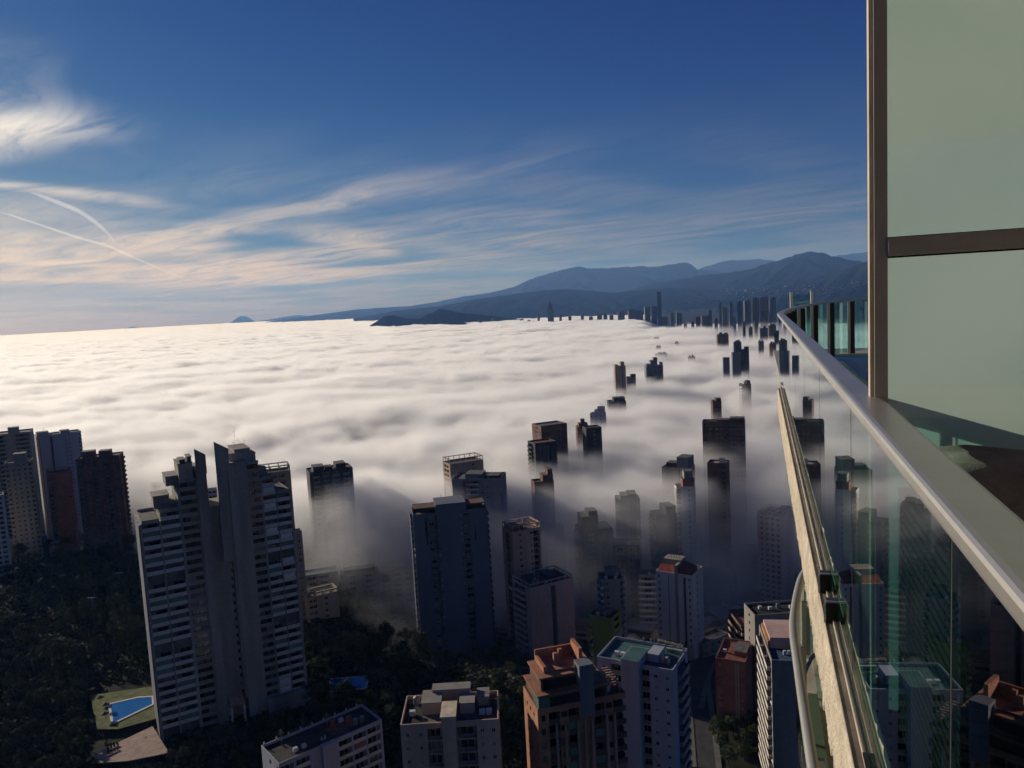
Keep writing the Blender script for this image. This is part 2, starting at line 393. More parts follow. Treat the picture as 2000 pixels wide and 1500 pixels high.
def make_fog():
    top, sig, hole = fog_maps()
    n = FNX * FNY
    me = bpy.data.meshes.new("fog_bank")
    me.vertices.add(n)
    co = np.zeros((n, 3), np.float32)
    ii = np.arange(n); co[:, 0] = FX0 + (ii % FNX + .5) * FC; co[:, 1] = FY0 + (ii // FNX + .5) * FC; co[:, 2] = 40
    me.vertices.foreach_set("co", co.ravel())
    for k, a in (("top", top), ("sig", sig), ("hole", hole)):
        at = me.attributes.new(k, 'FLOAT', 'POINT'); at.data.foreach_set("value", a.astype(np.float32))
    ob = bpy.data.objects.new("fog_bank", me); COL.objects.link(ob)
    ob["kind"] = "stuff"; ob["label"] = "bank of white fog lying over the sea and the town"; ob["category"] = "fog"
    g = bpy.data.node_groups.new("fog_density", 'GeometryNodeTree')
    g.interface.new_socket("Geometry", in_out='INPUT', socket_type='NodeSocketGeometry')
    g.interface.new_socket("Geometry", in_out='OUTPUT', socket_type='NodeSocketGeometry')
    t = NT(g)
    gi, go = t.node('NodeGroupInput'), t.node('NodeGroupOutput')
    pos = t.node('GeometryNodeInputPosition')
    sp = t.node('ShaderNodeSeparateXYZ'); t.l.new(pos.outputs[0], sp.inputs[0])
    X, Y, Z = sp.outputs
    ix = t.m('FLOOR', t.m('DIVIDE', t.m('SUBTRACT', X, FX0), FC)); iy = t.m('FLOOR', t.m('DIVIDE', t.m('SUBTRACT', Y, FY0), FC))
    ix = t.m('MINIMUM', t.m('MAXIMUM', ix, 0.0), FNX - 1.0); iy = t.m('MINIMUM', t.m('MAXIMUM', iy, 0.0), FNY - 1.0)
    idx = t.m('ADD', ix, t.m('MULTIPLY', iy, float(FNX)))
    def samp(name):
        s = t.node('GeometryNodeSampleIndex', data_type='FLOAT', domain='POINT')
        na = t.node('GeometryNodeInputNamedAttribute', data_type='FLOAT'); na.inputs['Name'].default_value = name
        t.l.new(gi.outputs[0], s.inputs['Geometry']); t.l.new(na.outputs[0], s.inputs['Value']); t.l.new(idx, s.inputs['Index'])
        return s.outputs[0]
    a_top, a_sig, a_hole = samp("top"), samp("sig"), samp("hole")
    # billows: long swells across the bank, wisps over the town
    big = t.noise(t.comb(t.m('MULTIPLY', X, 0.0060), t.m('MULTIPLY', Y, 0.0085), t.m('MULTIPLY', Z, 0.004)), 1.0, 1.0, 0.5, 0.3)
    fine = t.noise(t.comb(t.m('MULTIPLY', X, 0.0175), t.m('MULTIPLY', Y, 0.0185), t.m('MULTIPLY', Z, 0.016)), 1.0, 4.0, 0.66, 0.9)
    big2 = t.noise(t.comb(t.m('MULTIPLY', X, 0.0023), t.m('MULTIPLY', Y, 0.0028), 4.0), 1.0, 1.0, 0.5)
    wisp = t.noise(t.comb(t.m('MULTIPLY', X, 0.0085), t.m('MULTIPLY', Y, 0.0080), t.m('MULTIPLY', Z, 0.016)), 1.0, 4.5, 0.62, 1.2)
    h = t.m('ADD', t.m('MULTIPLY', t.m('SUBTRACT', big, 0.5), 26.0), t.m('MULTIPLY', t.m('SUBTRACT', fine, 0.5), t.m('ADD', 26.0, t.m('MULTIPLY', t.smooth(big2, 0.35, 0.65), 30.0))))
    h = t.m('ADD', h, t.m('MULTIPLY', t.m('MULTIPLY', t.m('SUBTRACT', wisp, 0.5), 60.0), a_hole))
    depth = t.m('SUBTRACT', t.m('ADD', a_top, h), Z)
    d1 = t.smooth(depth, -1.0, 6.5)
    holes = t.m('SUBTRACT', 1.0, t.m('MULTIPLY', a_hole, t.m('SUBTRACT', 1.0, t.smooth(wisp, 0.42, 0.62, 0.10, 1.9))))
    den = t.m('MULTIPLY', t.m('MULTIPLY', a_sig, d1), t.m('MAXIMUM', holes, 0.0))
    vc = t.node('GeometryNodeVolumeCube')
    t.l.new(den, vc.inputs['Density'])
    vc.inputs['Min'].default_value = (FX0, FY0, FZ0); vc.inputs['Max'].default_value = (FX1, FY1, FZ1)
    vc.inputs['Resolution X'].default_value = FNX; vc.inputs['Resolution Y'].default_value = FNY; vc.inputs['Resolution Z'].default_value = FNZ
    mat = bpy.data.materials.new("fog"); mat.use_nodes = True
    mt = NT(mat.node_tree)
    for nd in list(mt.n): mt.n.remove(nd)
    mo = mt.node('ShaderNodeOutputMaterial'); vi = mt.node('ShaderNodeVolumeInfo'); vs = mt.node('ShaderNodeVolumeScatter')
    mt.l.new(vi.outputs['Density'], vs.inputs['Density']); vs.inputs['Color'].default_value = (0.985, 0.985, 0.99, 1); vs.inputs['Anisotropy'].default_value = FOG_G
    mt.l.new(vs.outputs[0], mo.inputs['Volume'])
    sm = t.node('GeometryNodeSetMaterial'); sm.inputs['Material'].default_value = mat
    t.l.new(vc.outputs[0], sm.inputs[0]); t.l.new(sm.outputs[0], go.inputs[0])
    md = ob.modifiers.new("fog", 'NODES'); md.node_group = g
    me.materials.append(mat)
    return ob
make_fog()
# the same bank farther out: one even body of fog with a swelling top, out to the horizon
def make_far_fog():
    azs = [R(-52 + 76 * j / 520) for j in range(521)]
    rows = 190
    vs = []; tops = []
    def rmax(a):
        return 6000 + 23000 * (1 - sst(R(-12), R(-8.5), a)) - 900 * sst(R(2), R(14), a)
    for a in azs:
        r0 = 2050.0; r1 = rmax(a)
        for i in range(rows + 1):
            r = r0 * (r1 / r0) ** (i / rows)
            x, y = r * math.sin(a), r * math.cos(a)
            sw = mnoise.fractal(Vector((x * 0.0060, y * 0.0085, 3.0)), 0.55, 2.2, 5)
            z = 88 + 9.0 * sw
            z = 15 + (z - 15) * sst(2050, 2500, r) * (1 - sst(0.90 * r1, r1, r)) * (1 - sst(R(9.5), R(13), a))
            vs.append((x, y, z))
    n = rows + 1; k = len(azs)
    fs = [(j * n + i, j * n + i + 1, (j + 1) * n + i + 1, (j + 1) * n + i) for j in range(k - 1) for i in range(rows)]
    o = len(vs)
    # underside and skirts close the body
    vs += [(x, y, 6.0) for x, y, z in vs]
    fs += [(o + j * n + i, o + (j + 1) * n + i, o + (j + 1) * n + i + 1, o + j * n + i + 1) for j in range(k - 1) for i in range(rows)]
    for j in range(k - 1):
        fs.append((j * n, (j + 1) * n, o + (j + 1) * n, o + j * n))
        fs.append((j * n + rows, o + j * n + rows, o + (j + 1) * n + rows, (j + 1) * n + rows))
    for i in range(rows):
        fs.append((i, o + i, o + i + 1, i + 1))
        q = (k - 1) * n
        fs.append((q + i, q + i + 1, o + q + i + 1, o + q + i))
    fs = [tuple(reversed(f)) for f in fs]
    m = bpy.data.materials.new("far_fog"); m.use_nodes = True
    t = NT(m.node_tree)
    for nd in list(t.n): t.n.remove(nd)
    mo = t.node('ShaderNodeOutputMaterial'); vs_ = t.node('ShaderNodeVolumeScatter')
    vs_.inputs['Density'].default_value = 0.055; vs_.inputs['Color'].default_value = (0.985, 0.985, 0.99, 1); vs_.inputs['Anisotropy'].default_value = FOG_G
    t.l.new(vs_.outputs[0], mo.inputs['Volume'])
    return tag(MB().add(vs, fs).build('fog_sea', m, None, True), 'sea of white fog reaching to the horizon', 'fog', None, 'stuff')
make_far_fog()

# ------------------------------------------------------------------ haze: the air over the whole bay
def make_haze():
    m = bpy.data.materials.new("haze_air"); m.use_nodes = True
    t = NT(m.node_tree)
    for nd in list(t.n): t.n.remove(nd)
    mo = t.node('ShaderNodeOutputMaterial'); pv = t.node('ShaderNodeVolumePrincipled')
    pv.inputs['Color'].default_value = (0.22, 0.45, 0.97, 1)
    pv.inputs['Absorption Color'].default_value = (1, 1, 1, 1)
    pv.inputs['Density'].default_value = HAZE
    pv.inputs['Anisotropy'].default_value = 0.1
    t.l.new(pv.outputs[0], mo.inputs['Volume'])
    return MB().box(-31000, 31000, -1500, 30500, -40, 1500).build('haze', m, None, kind='stuff', label='thin blue haze over the bay', category='haze')
make_haze()
# ------------------------------------------------------------------ apartment towers
GLASS = glass_dark('window_glass')
GLASS_B = glass_dark('window_glass_blue', (0.02, 0.028, 0.045), 0.08)
FRAME_W = mat('window_frame_white', (0.55, 0.55, 0.55), 0.5, 0.1)
FRAME_D = mat('window_frame_dark', (0.06, 0.05, 0.045), 0.5, 0.1)
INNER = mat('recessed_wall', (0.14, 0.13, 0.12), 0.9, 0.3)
ROOF_G = mat('roof_gravel', (0.13, 0.12, 0.11), 0.95, 0.4, 0.6)
ROOF_R = mat('roof_red_paving', (0.20, 0.075, 0.05), 0.9, 0.35, 0.5)
METAL = mat('galvanised_metal', (0.35, 0.35, 0.35), 0.45, 0.2, metal=0.7)
AWNING = [mat('blind_white', (0.6, 0.58, 0.52), 0.8, 0.1), mat('blind_green', (0.10, 0.18, 0.12), 0.8, 0.1), mat('blind_brown', (0.22, 0.13, 0.08), 0.8, 0.1)]
rng = random.Random(5)
CURT = [mat('curtain_cream', (0.20, 0.18, 0.15), 0.6, 0.2, 1.5), mat('shutter_grey', (0.11, 0.11, 0.11), 0.7, 0.2, 1.5)]
def pane(g):
    k = rng.random()
    return g if k < 0.66 else (GLASS_B if k < 0.8 else CURT[0] if k < 0.9 else CURT[1])
_mesh_cache = {}
def cached(key, fn):
    if key not in _mesh_cache: _mesh_cache[key] = fn()
    return _mesh_cache[key]
def window_mesh(w, h, fm, gm=GLASS):
    def mk():
        b = MB(); b.box(-w / 2, w / 2, 0.0, 0.06, 0, h)
        b.cur = 1; f = 0.07
        b.box(-w / 2, -w / 2 + f, -0.05, 0.0, 0, h); b.box(w / 2 - f, w / 2, -0.05, 0.0, 0, h)
        b.box(-w / 2 + f, w / 2 - f, -0.05, 0.0, 0, f); b.box(-w / 2 + f, w / 2 - f, -0.05, 0.0, h - f, h)
        b.box(-f / 2, f / 2, -0.05, 0.0, f, h - f)
        return b.mesh('window', [gm, fm])
    return cached(('win', round(w, 2), round(h, 2), fm.name, gm.name), mk)
def balcony_mesh(w, deep, par, m, m2, rail=False, proj=0.0):
    """slab with a parapet (solid, or an open rail), running into the recess behind"""
    def mk():
        b = MB(); b.box(-w / 2, w / 2, -proj, deep, -0.22, 0.0)
        if rail:
            b.cur = 1
            b.box(-w / 2, w / 2, -proj, -proj + 0.06, par - 0.07, par)
            k = max(2, int(w / 0.5))
            for i in range(k + 1):
                x = -w / 2 + 0.03 + (w - 0.06) * i / k
                b.box(x - 0.025, x + 0.025, -proj + 0.01, -proj + 0.05, 0.0, par - 0.07)
        else:
            b.cur = 1
            b.box(-w / 2, w / 2, -proj, -proj + 0.13, 0.0, par)
        if proj > 0.3:
            b.cur = 1
            b.box(-w / 2, -w / 2 + 0.1, -proj + 0.13, 0.0, 0.0, par); b.box(w / 2 - 0.1, w / 2, -proj + 0.13, 0.0, 0.0, par)
        return b.mesh('balcony', [m, m2])
    return cached(('bal', round(w, 2), round(deep, 2), par, m.name, m2.name, rail, proj), mk)

def facade(root, walls, face, W, H, n, fh, segs, opt, z0=0.0):
    """one face: segs = [(type, share, ...)], pieces go under root when opt['detail'], else into opt['small']"""
    (ox, oy), ang = face                     # origin (left end seen from outside) and rotation about z
    ca, sa = math.cos(ang), math.sin(ang)
    tot = sum(s[1] for s in segs); u = 0.0
    def tr(x, y, z): return (ox + x * ca - y * sa, oy + x * sa + y * ca, z)
    def wbox(b, x0, x1, y0, y1, za, zb):
        c = MB(); c.box(x0, x1, y0, y1, za, zb)
        cur = b.cur; b.add([tr(*p) for p in c.v], c.f)
    def place(nm, me, x, y, z):
        if opt['detail']:
            obj(nm, me, root, tr(x, y, z), ang)
        else:
            key = (nm, tuple(m.name for m in me.materials))
            if key not in opt['small']: opt['small'][key] = (MB(), list(me.materials))
            bb = opt['small'][key][0]; o = len(bb.v)
            for v in me.vertices: bb.v.append(tr(v.co.x + x, v.co.y + y, v.co.z + z))
            for p in me.polygons: bb.f.append(tuple(o + i for i in p.vertices)); bb.mi.append(p.material_index)
    INS = opt['inset']
    for sg in segs:
        typ, w = sg[0], W * sg[1] / tot
        arg = sg[2] if len(sg) > 2 else {}
        x0, x1 = u, u + w
        if typ == 'W':                       # blank wall
            wbox(walls, x0, x1, 0, INS, z0, H)
        elif typ == 'w':                     # wall with windows in real openings
            k = arg.get('k', 1); ww = min(arg.get('ww', 1.4), w / k * 0.8); wh = arg.get('wh', 1.35)
            skip = arg.get('skip', 0.0); dep = 0.22
            cs = [x0 + w * (i + 0.5) / k for i in range(k)]
            edges = [x0] + [e for c in cs for e in (c - ww / 2, c + ww / 2)] + [x1]
            for i in range(0, len(edges), 2): wbox(walls, edges[i], edges[i + 1], 0, INS, z0, H)
            for c in cs:
                for f_ in range(n):
                    zb = z0 + f_ * fh; zs = zb + 0.95
                    wbox(walls, c - ww / 2, c + ww / 2, 0, INS, zb, zs)
                    wbox(walls, c - ww / 2, c + ww / 2, 0, INS, zs + wh, zb + fh if f_ < n - 1 else H)
                    place('window', window_mesh(ww, wh, opt['frame'], pane(opt['glass']) if opt['detail'] else opt['glass']), c, dep, zs)
        elif typ in 'BPR':                   # balconies: recessed, projecting, open rail
            par = arg.get('par', 1.05); proj = 1.1 if typ == 'P' else arg.get('proj', 0.0)
            m2 = arg.get('m', opt['par'])
            me = balcony_mesh(w - 0.02, INS - 0.02, par, opt['slab'], m2, typ == 'R', proj)
            gw = min(w * 0.7, 3.2)
            for f_ in range(n):
                z = z0 + f_ * fh
                if f_ in arg.get('gap', ()): continue
                if f_ > 0 or arg.get('ground', False): place('balcony', me, (x0 + x1) / 2, 0.0, z)
                place('balcony_door', window_mesh(gw, 2.1, opt['frame'], pane(opt['glass']) if opt['detail'] else opt['glass']), (x0 + x1) / 2 + arg.get('off', 0.0) * w, INS - 0.10, z + 0.02)
                if opt['detail'] and rng.random() < arg.get('blind', 0.18):
                    b = cached(('blind', round(w, 1), rng.randrange(3)), lambda: MB().add([(-w * .45, 0.2, fh - 0.35), (w * .45, 0.2, fh - 0.35), (w * .45, 0.02, 1.15), (-w * .45, 0.02, 1.15), (-w * .45, 0.24, fh - 0.35), (w * .45, 0.24, fh - 0.35), (w * .45, 0.06, 1.15), (-w * .45, 0.06, 1.15)], [(0, 3, 2, 1), (4, 5, 6, 7), (0, 1, 5, 4), (1, 2, 6, 5), (2, 3, 7, 6), (3, 0, 4, 7)]).mesh('awning', AWNING[rng.randrange(3)]))
                    place('awning', b, (x0 + x1) / 2, 0.0, z)
            wbox(walls, x0, x1, 0.0, INS, H - 0.35, H)
        elif typ == 'H':                     # ribbon: band of parapet, band of glass
            par = arg.get('par', 1.1); sub = arg.get('k', max(1, int(w / 3.0)))
            for f_ in range(n):
                z = z0 + f_ * fh
                me = cached(('band', round(w, 2), par, opt['par'].name), lambda: MB().box(-w / 2, w / 2, 0, 0.5, 0, par).mesh('spandrel', arg.get('m', opt['par'])))
                place('spandrel', me, (x0 + x1) / 2, 0.0, z)
                for i in range(sub):
                    place('window', window_mesh(w / sub - 0.15, fh - par - 0.25, opt['frame'], pane(opt['glass']) if opt['detail'] else opt['glass']), x0 + w * (i + 0.5) / sub, 0.35, z + par)
                wbox(walls, x0, x1, 0.05, INS, z + fh - 0.25, z + fh)
        elif typ == 'S':                     # open slot
            wbox(walls, x0, x1, 0.0, INS, H - 0.4, H)
        u += w

def tower(name, label, pL, pR, pyt, zroof=None, dist=None, ratio=0.8, yaw=0.0, wall=None, par=None, slab=None, fh=2.95,
          front=None, left=None, right=None, frame=None, glass=None, inset=1.5, roof=None, pent=(), deco=(), detail=None,
          category='apartment tower', group=None, zb=None, roofcol=None, extra=None, corners=None, depth=12.0):
    if corners:                              # the two front roof corners, and the roof's height
        q0, q1 = pix_z(*corners[0], zroof), pix_z(*corners[1], zroof)
        pL, pR, pyt = corners[0][0], corners[1][0], (corners[0][1] + corners[1][1]) / 2
    pc = (pL + pR) / 2.0
    d0 = pix_dir(pc, pyt); hd = math.hypot(d0.x, d0.y)
    if dist is None: dist = (CAM_Z - zroof) / (-d0.z / hd)
    else: zroof = CAM_Z + d0.z / hd * dist
    a0, a1 = pix_dir(pL, pyt), pix_dir(pR, pyt)
    ang = math.atan2(a1.x, a1.y) - math.atan2(a0.x, a0.y)
    yr = R(yaw)
    W = 2 * dist * math.tan(ang / 2) / (math.cos(yr) + ratio * abs(math.sin(yr)))
    D = W * ratio
    az = math.atan2(d0.x, d0.y)
    reach = dist + (D * math.cos(yr) + W * abs(math.sin(yr))) / 2
    cx, cy_ = reach * math.sin(az), reach * math.cos(az)
    rot = -az + yr
    if corners:
        W = (q1 - q0).to_2d().length; D = depth; rot = math.atan2(q1.y - q0.y, q1.x - q0.x)
        cx, cy_ = (q0.x + q1.x) / 2 - math.sin(rot) * D / 2, (q0.y + q1.y) / 2 + math.cos(rot) * D / 2
        dist = math.hypot(cx, cy_)
    base = gz(cx, cy_) if zb is None else zb
    base = min(base, zroof - (9.0 if dist < 300 or zb is None else 3.0))
    n = max(2, int(round((zroof - base) / fh))); z_b = zroof - n * fh
    root = thing(name, label, category, (cx, cy_, z_b), rot, group)
    H = n * fh
    if detail is None: detail = dist < 345
    opt = dict(detail=detail, small={}, inset=inset, frame=frame or FRAME_W, glass=glass or GLASS, slab=slab or wall, par=par or wall)
    walls = MB()
    hw, hd_ = W / 2, D / 2
    # faces run inside their own strip so that corners do not overlap
    faces = {'front': (((-hw, -hd_), 0.0), W), 'right': (((hw, -hd_ + inset), math.pi / 2), D - 2 * inset),
             'back': (((hw, hd_), math.pi), W), 'left': (((-hw, hd_ - inset), -math.pi / 2), D - 2 * inset)}
    front = front or [('W', 1), ('B', 2), ('W', 1), ('B', 2), ('W', 1)]
    left = left or [('W', 1), ('w', 2), ('W', 1)]
    right = right or left
    for k, sg in (('front', front), ('left', left), ('right', right), ('back', [('W', 1)])):
        facade(root, walls, faces[k][0], faces[k][1], H, n, fh, sg, opt)
    walls.build('wall', wall, root)
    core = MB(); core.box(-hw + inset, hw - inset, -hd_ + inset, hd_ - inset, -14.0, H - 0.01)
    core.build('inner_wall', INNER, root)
    MB().box(-hw, hw, -hd_, hd_, -14.0, -0.004).build('foundation', wall, root)
    rf = MB().box(-hw + 0.25, hw - 0.25, -hd_ + 0.25, hd_ - 0.25, H, H + 0.12).build('roof', roofcol or ROOF_G, root)
    pp = MB(); t_ = 0.25; ph = 0.9
    pp.box(-hw, hw, -hd_, -hd_ + t_, H, H + ph); pp.box(-hw, hw, hd_ - t_, hd_, H, H + ph)
    pp.box(-hw, -hw + t_, -hd_ + t_, hd_ - t_, H, H + ph); pp.box(hw - t_, hw, -hd_ + t_, hd_ - t_, H, H + ph)
    pp.build('roof_parapet', wall, root)
    for q in pent:                           # (x0, x1, y0, y1, h) as shares of the roof
        x0, x1, y0, y1, h = q[:5]; pm = q[5] if len(q) > 5 else wall
        b = MB(); zz = H + 0.12 + (q[6] if len(q) > 6 else 0.0)
        b.box(-hw + W * x0, -hw + W * x1, -hd_ + D * y0, -hd_ + D * y1, zz, zz + h)
        b.cur = 1
        b.box(-hw + W * x0 - .15, -hw + W * x1 + .15, -hd_ + D * y0 - .15, -hd_ + D * y1 + .15, zz + h, zz + h + .18)
        b.build('penthouse', [pm, ROOF_G], rf)
    for q in deco:
        if q[0] == 'frame':                  # open pergola round the roof edge
            h = q[1]; b = MB(); r_ = 0.14 if len(q) < 3 else q[2]
            kx, ky = max(2, int(W / 3.5)), max(2, int(D / 3.5))
            for i in range(kx + 1):
                x = -hw + 0.3 + (W - 0.6) * i / kx
                for y in (-hd_ + 0.3, hd_ - 0.3): b.box(x - r_, x + r_, y - r_, y + r_, H + ph, H + h)
            for i in range(1, ky):
                y = -hd_ + 0.3 + (D - 0.6) * i / ky
                for x in (-hw + 0.3, hw - 0.3): b.box(x - r_, x + r_, y - r_, y + r_, H + ph, H + h)
            e = 0.3 + r_
            b.box(-hw + .1, hw - .1, -hd_ + .1, -hd_ + .1 + 2 * e - .2, H + h, H + h + .4); b.box(-hw + .1, hw - .1, hd_ - 2 * e + .1, hd_ - .1, H + h, H + h + .4)
            b.box(-hw + .1, -hw + 2 * e - .1, -hd_ + 2 * e - .1, hd_ - 2 * e + .1, H + h, H + h + .4); b.box(hw - 2 * e + .1, hw - .1, -hd_ + 2 * e - .1, hd_ - 2 * e + .1, H + h, H + h + .4)
            b.build('roof_frame', wall, rf)
        elif q[0] == 'mast':
            _, x, y, h = q[:4]
            b = MB(); b.cyl(-hw + W * x, -hd_ + D * y, H + .12, H + h, 0.09, 6, 0.04)
            for k in range(3):
                zz = H + h * (0.72 + 0.1 * k); l = 0.9 - 0.2 * k
                b.box(-hw + W * x - l, -hw + W * x + l, -hd_ + D * y - .03, -hd_ + D * y + .03, zz, zz + .05)
            b.build('antenna', METAL, rf)
        elif q[0] == 'tank':
            _, x, y = q[:3]
            b = MB(); b.cyl(-hw + W * x, -hd_ + D * y, H + .12, H + 1.7, 0.7, 10); b.cyl(-hw + W * x, -hd_ + D * y, H + 1.7, H + 1.95, 0.7, 10, 0.15)
            b.build('water_tank', METAL, rf)
        elif q[0] == 'unit':
            _, x, y = q[:3]
            b = MB(); b.box(-hw + W * x - .6, -hw + W * x + .6, -hd_ + D * y - .45, -hd_ + D * y + .45, H + .3, H + 1.25)
            b.box(-hw + W * x - .5, -hw + W * x + .5, -hd_ + D * y - .35, -hd_ + D * y + .35, H + .12, H + .3)
            b.build('air_conditioner', FRAME_W, rf)
    for (nm, _), (bb, ms) in opt['small'].items():
        bb.build(nm if nm != 'spandrel' else 'spandrel', ms, root, kind='stuff')
    if extra: extra(root, W, D, H, n, fh)
    return root, W, D, H, dist
# ------------------------------------------------------------------ the town: towers, each placed where it stands
C_beige = mat('render_beige', (0.34, 0.285, 0.22), 0.9, 0.2, 0.08, streak=True)
C_grey = mat('render_grey', (0.26, 0.24, 0.21), 0.9, 0.2, 0.08, streak=True)
C_concrete = mat('board_marked_concrete', (0.30, 0.275, 0.235), 0.9, 0.3, 0.12, streak=True)
C_white = mat('render_white', (0.55, 0.515, 0.465), 0.85, 0.15, 0.08, streak=True)
C_blue = mat('render_blue_white', (0.33, 0.345, 0.40), 0.85, 0.15, 0.08, streak=True)
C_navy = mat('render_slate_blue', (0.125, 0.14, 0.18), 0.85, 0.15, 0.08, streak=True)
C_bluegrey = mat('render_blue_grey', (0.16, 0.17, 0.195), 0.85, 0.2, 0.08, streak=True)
C_brown = mat('brick_brown', (0.15, 0.082, 0.056), 0.9, 0.3, 0.2)
C_maroon = mat('brick_maroon', (0.15, 0.055, 0.048), 0.9, 0.3, 0.2)
C_red = mat('brick_red', (0.26, 0.10, 0.075), 0.9, 0.25, 0.2)
C_pink = mat('render_pink', (0.52, 0.35, 0.30), 0.9, 0.2, 0.08, streak=True)
C_tan = mat('render_tan', (0.34, 0.25, 0.185), 0.9, 0.2, 0.08, streak=True)
C_rust = mat('render_rust', (0.52, 0.32, 0.23), 0.9, 0.25, 0.1, streak=True)
C_sand = mat('render_sand', (0.50, 0.37, 0.27), 0.9, 0.2, 0.08, streak=True)
C_orange = mat('brick_orange', (0.38, 0.18, 0.10), 0.9, 0.3, 0.15)
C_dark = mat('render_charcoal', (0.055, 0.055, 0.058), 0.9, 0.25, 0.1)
C_green = mat('render_olive_green', (0.19, 0.22, 0.045), 0.9, 0.2, 0.1)
C_dkgreen = mat('render_dark_green', (0.045, 0.055, 0.048), 0.9, 0.25, 0.1)
C_lime = mat('paint_lime', (0.30, 0.33, 0.07), 0.85, 0.2, 0.1)

def boxes(k=2, h=2.6, s=1):
    r_ = random.Random(s); out = []
    for i in range(k):
        x = 0.08 + 0.84 * (i + 0.15 + 0.3 * r_.random()) / k; w = (0.30 + 0.3 * r_.random()) / k
        y = 0.3 + 0.2 * r_.random()
        out.append((x, min(0.95, x + w), y, y + 0.3, h * (0.8 + 0.5 * r_.random())))
    return out
BB = lambda n_, w_=0.35: [('W', w_)] + [s for i in range(n_) for s in (('B', 1), ('W', w_))]
T = tower
# left group above the wooded slope
T('apartment_tower', 'tall grey beige tower cut by the left frame edge, dark balcony ladders', -70, 70, 852, dist=620, ratio=0.5, yaw=-8, wall=C_beige, front=[('W', 2), ('w', 1, {'k': 2}), ('W', 1.2), ('B', 1.3), ('W', 1.4), ('B', 2), ('W', .2)], pent=boxes(2, 3.2, 3), zb=20)
T('apartment_tower', 'blue white tower with a pale vertical panel, far left group', 66, 160, 850, dist=640, ratio=0.5, yaw=6, wall=C_blue, front=[('S', .35), ('W', .7), ('W', .35), ('S', .25), ('W', 1.2), ('w', .8, {'k': 2, 'ww': .8}), ('W', .8), ('B', .35)], pent=[(0.02, 0.28, 0.1, 0.6, 3.0), (0.55, 0.75, 0.2, 0.7, 2.2), (.30, .5, -.02, .3, 0.6, C_white)], deco=(('mast', 0.2, 0.4, 6),), zb=20)
T('apartment_tower', 'grey ribbed block with a stepped top in front of the far left tower', 8, 66, 905, dist=565, ratio=0.7, yaw=-6, wall=C_grey, front=[('P', 1), ('W', .7), ('w', .8), ('W', .6), ('w', .8), ('W', .7), ('w', .8), ('W', .5), ('B', 1)], pent=[(0.35, 0.8, 0.1, 0.8, 5.5)], zb=32)
T('apartment_tower', 'rust red brick block between the blue tower and the maroon tower', 90, 141, 926, dist=575, ratio=0.7, yaw=4, wall=C_red, front=[('R', .8), ('W', 2.4), ('w', .8), ('W', .3)], deco=(('frame', 2.4, .1),), zb=32)
T('apartment_tower', 'small pale block with white balconies at the left edge', -40, 8, 972, dist=540, ratio=0.8, yaw=0, wall=C_white, front=BB(3), zb=36)
T('apartment_tower', 'dark maroon tower with zigzag balconies on its right edge', 146, 244, 896, dist=545, ratio=0.55, yaw=-12, wall=C_maroon, par=C_brown, front=[('R', .9), ('W', .5), ('w', .8), ('W', .3), ('R', .9), ('W', .3), ('w', .8), ('R', .9), ('W', .6), ('w', .8), ('W', .4)], right=[('W', .6), ('P', 1)], pent=[(0.15, 0.42, 0.1, 0.6, 4.5), (0.52, 0.78, 0.2, 0.7, 3.8)], zb=30)
# behind the twin tower
T('apartment_tower', 'grey tower with an open colonnade crown behind the twin tower', 506, 568, 926, dist=345, ratio=0.7, yaw=4, wall=C_grey, front=[('W', .4), ('B', 1), ('W', .3), ('B', 1), ('W', .3), ('B', 1), ('W', 1.0)], deco=(('frame', 3.0, 0.22), ('mast', 0.85, 0.6, 5)), detail=False, zb=30)
T('apartment_tower', 'pale ghostly block in the fog left of the twin tower', 293, 338, 948, dist=600, ratio=0.8, yaw=12, wall=C_white, front=BB(2), zb=10)
T('apartment_tower', 'small white block seen in the gap of the twin tower', 404, 424, 958, dist=520, ratio=0.8, wall=C_white, front=BB(2), zb=15)
T('apartment_tower', 'narrow dark blue grey block hugging the right side of the twin tower', 568, 590, 1042, dist=365, ratio=1.2, yaw=10, wall=C_bluegrey, front=[('W', 1), ('w', 1), ('W', .5)], detail=False, zb=20)
T('apartment_tower', 'dark block with castellated roof standing alone in bright fog', 597, 690, 922, dist=462, ratio=0.6, yaw=8, wall=C_dark, par=C_grey, front=BB(4, .5), pent=[(0.1, 0.35, 0.1, 0.7, 3.2), (.4, .55, .3, .7, 2), (0.62, 0.85, 0.1, 0.7, 3.6)], zb=5)
T('apartment_tower', 'faint roof barely showing through the fog beyond the trees', 748, 794, 962, dist=500, ratio=0.8, yaw=10, wall=C_grey, front=BB(2), zb=5)
# low blocks behind the trees
T('apartment_block', 'grey block with a sea green pitched roof edge beside the twin tower', 588, 660, 1124, dist=405, ratio=0.5, yaw=2, wall=C_grey, front=[('W', .6), ('B', 1), ('W', .3), ('B', 1), ('W', 1)], roofcol=mat('roof_sea_green', (0.05, 0.12, 0.11), 0.7), zb=20, category='apartment block', detail=False)
T('apartment_block', 'beige block with a row of planted roof arches beside the twin tower', 590, 662, 1168, dist=362, ratio=0.5, yaw=14, wall=C_beige, front=[('W', .3), ('w', 1, {'k': 2, 'ww': 1.6}), ('W', .8), ('w', .6), ('W', 1.2)], deco=(('frame', 2.2, .3),), zb=22, category='apartment block', detail=False)
T('apartment_block', 'long grey block half drowned in fog left of the slate blue slab', 664, 740, 1122, dist=400, ratio=0.4, yaw=0, wall=C_bluegrey, front=[('W', .6), ('B', 1.6), ('W', .3), ('B', 1.6), ('W', .4)], pent=[(0.1, 0.9, 0.2, 0.9, 2.2, C_dark)], zb=16, category='apartment block', detail=False)
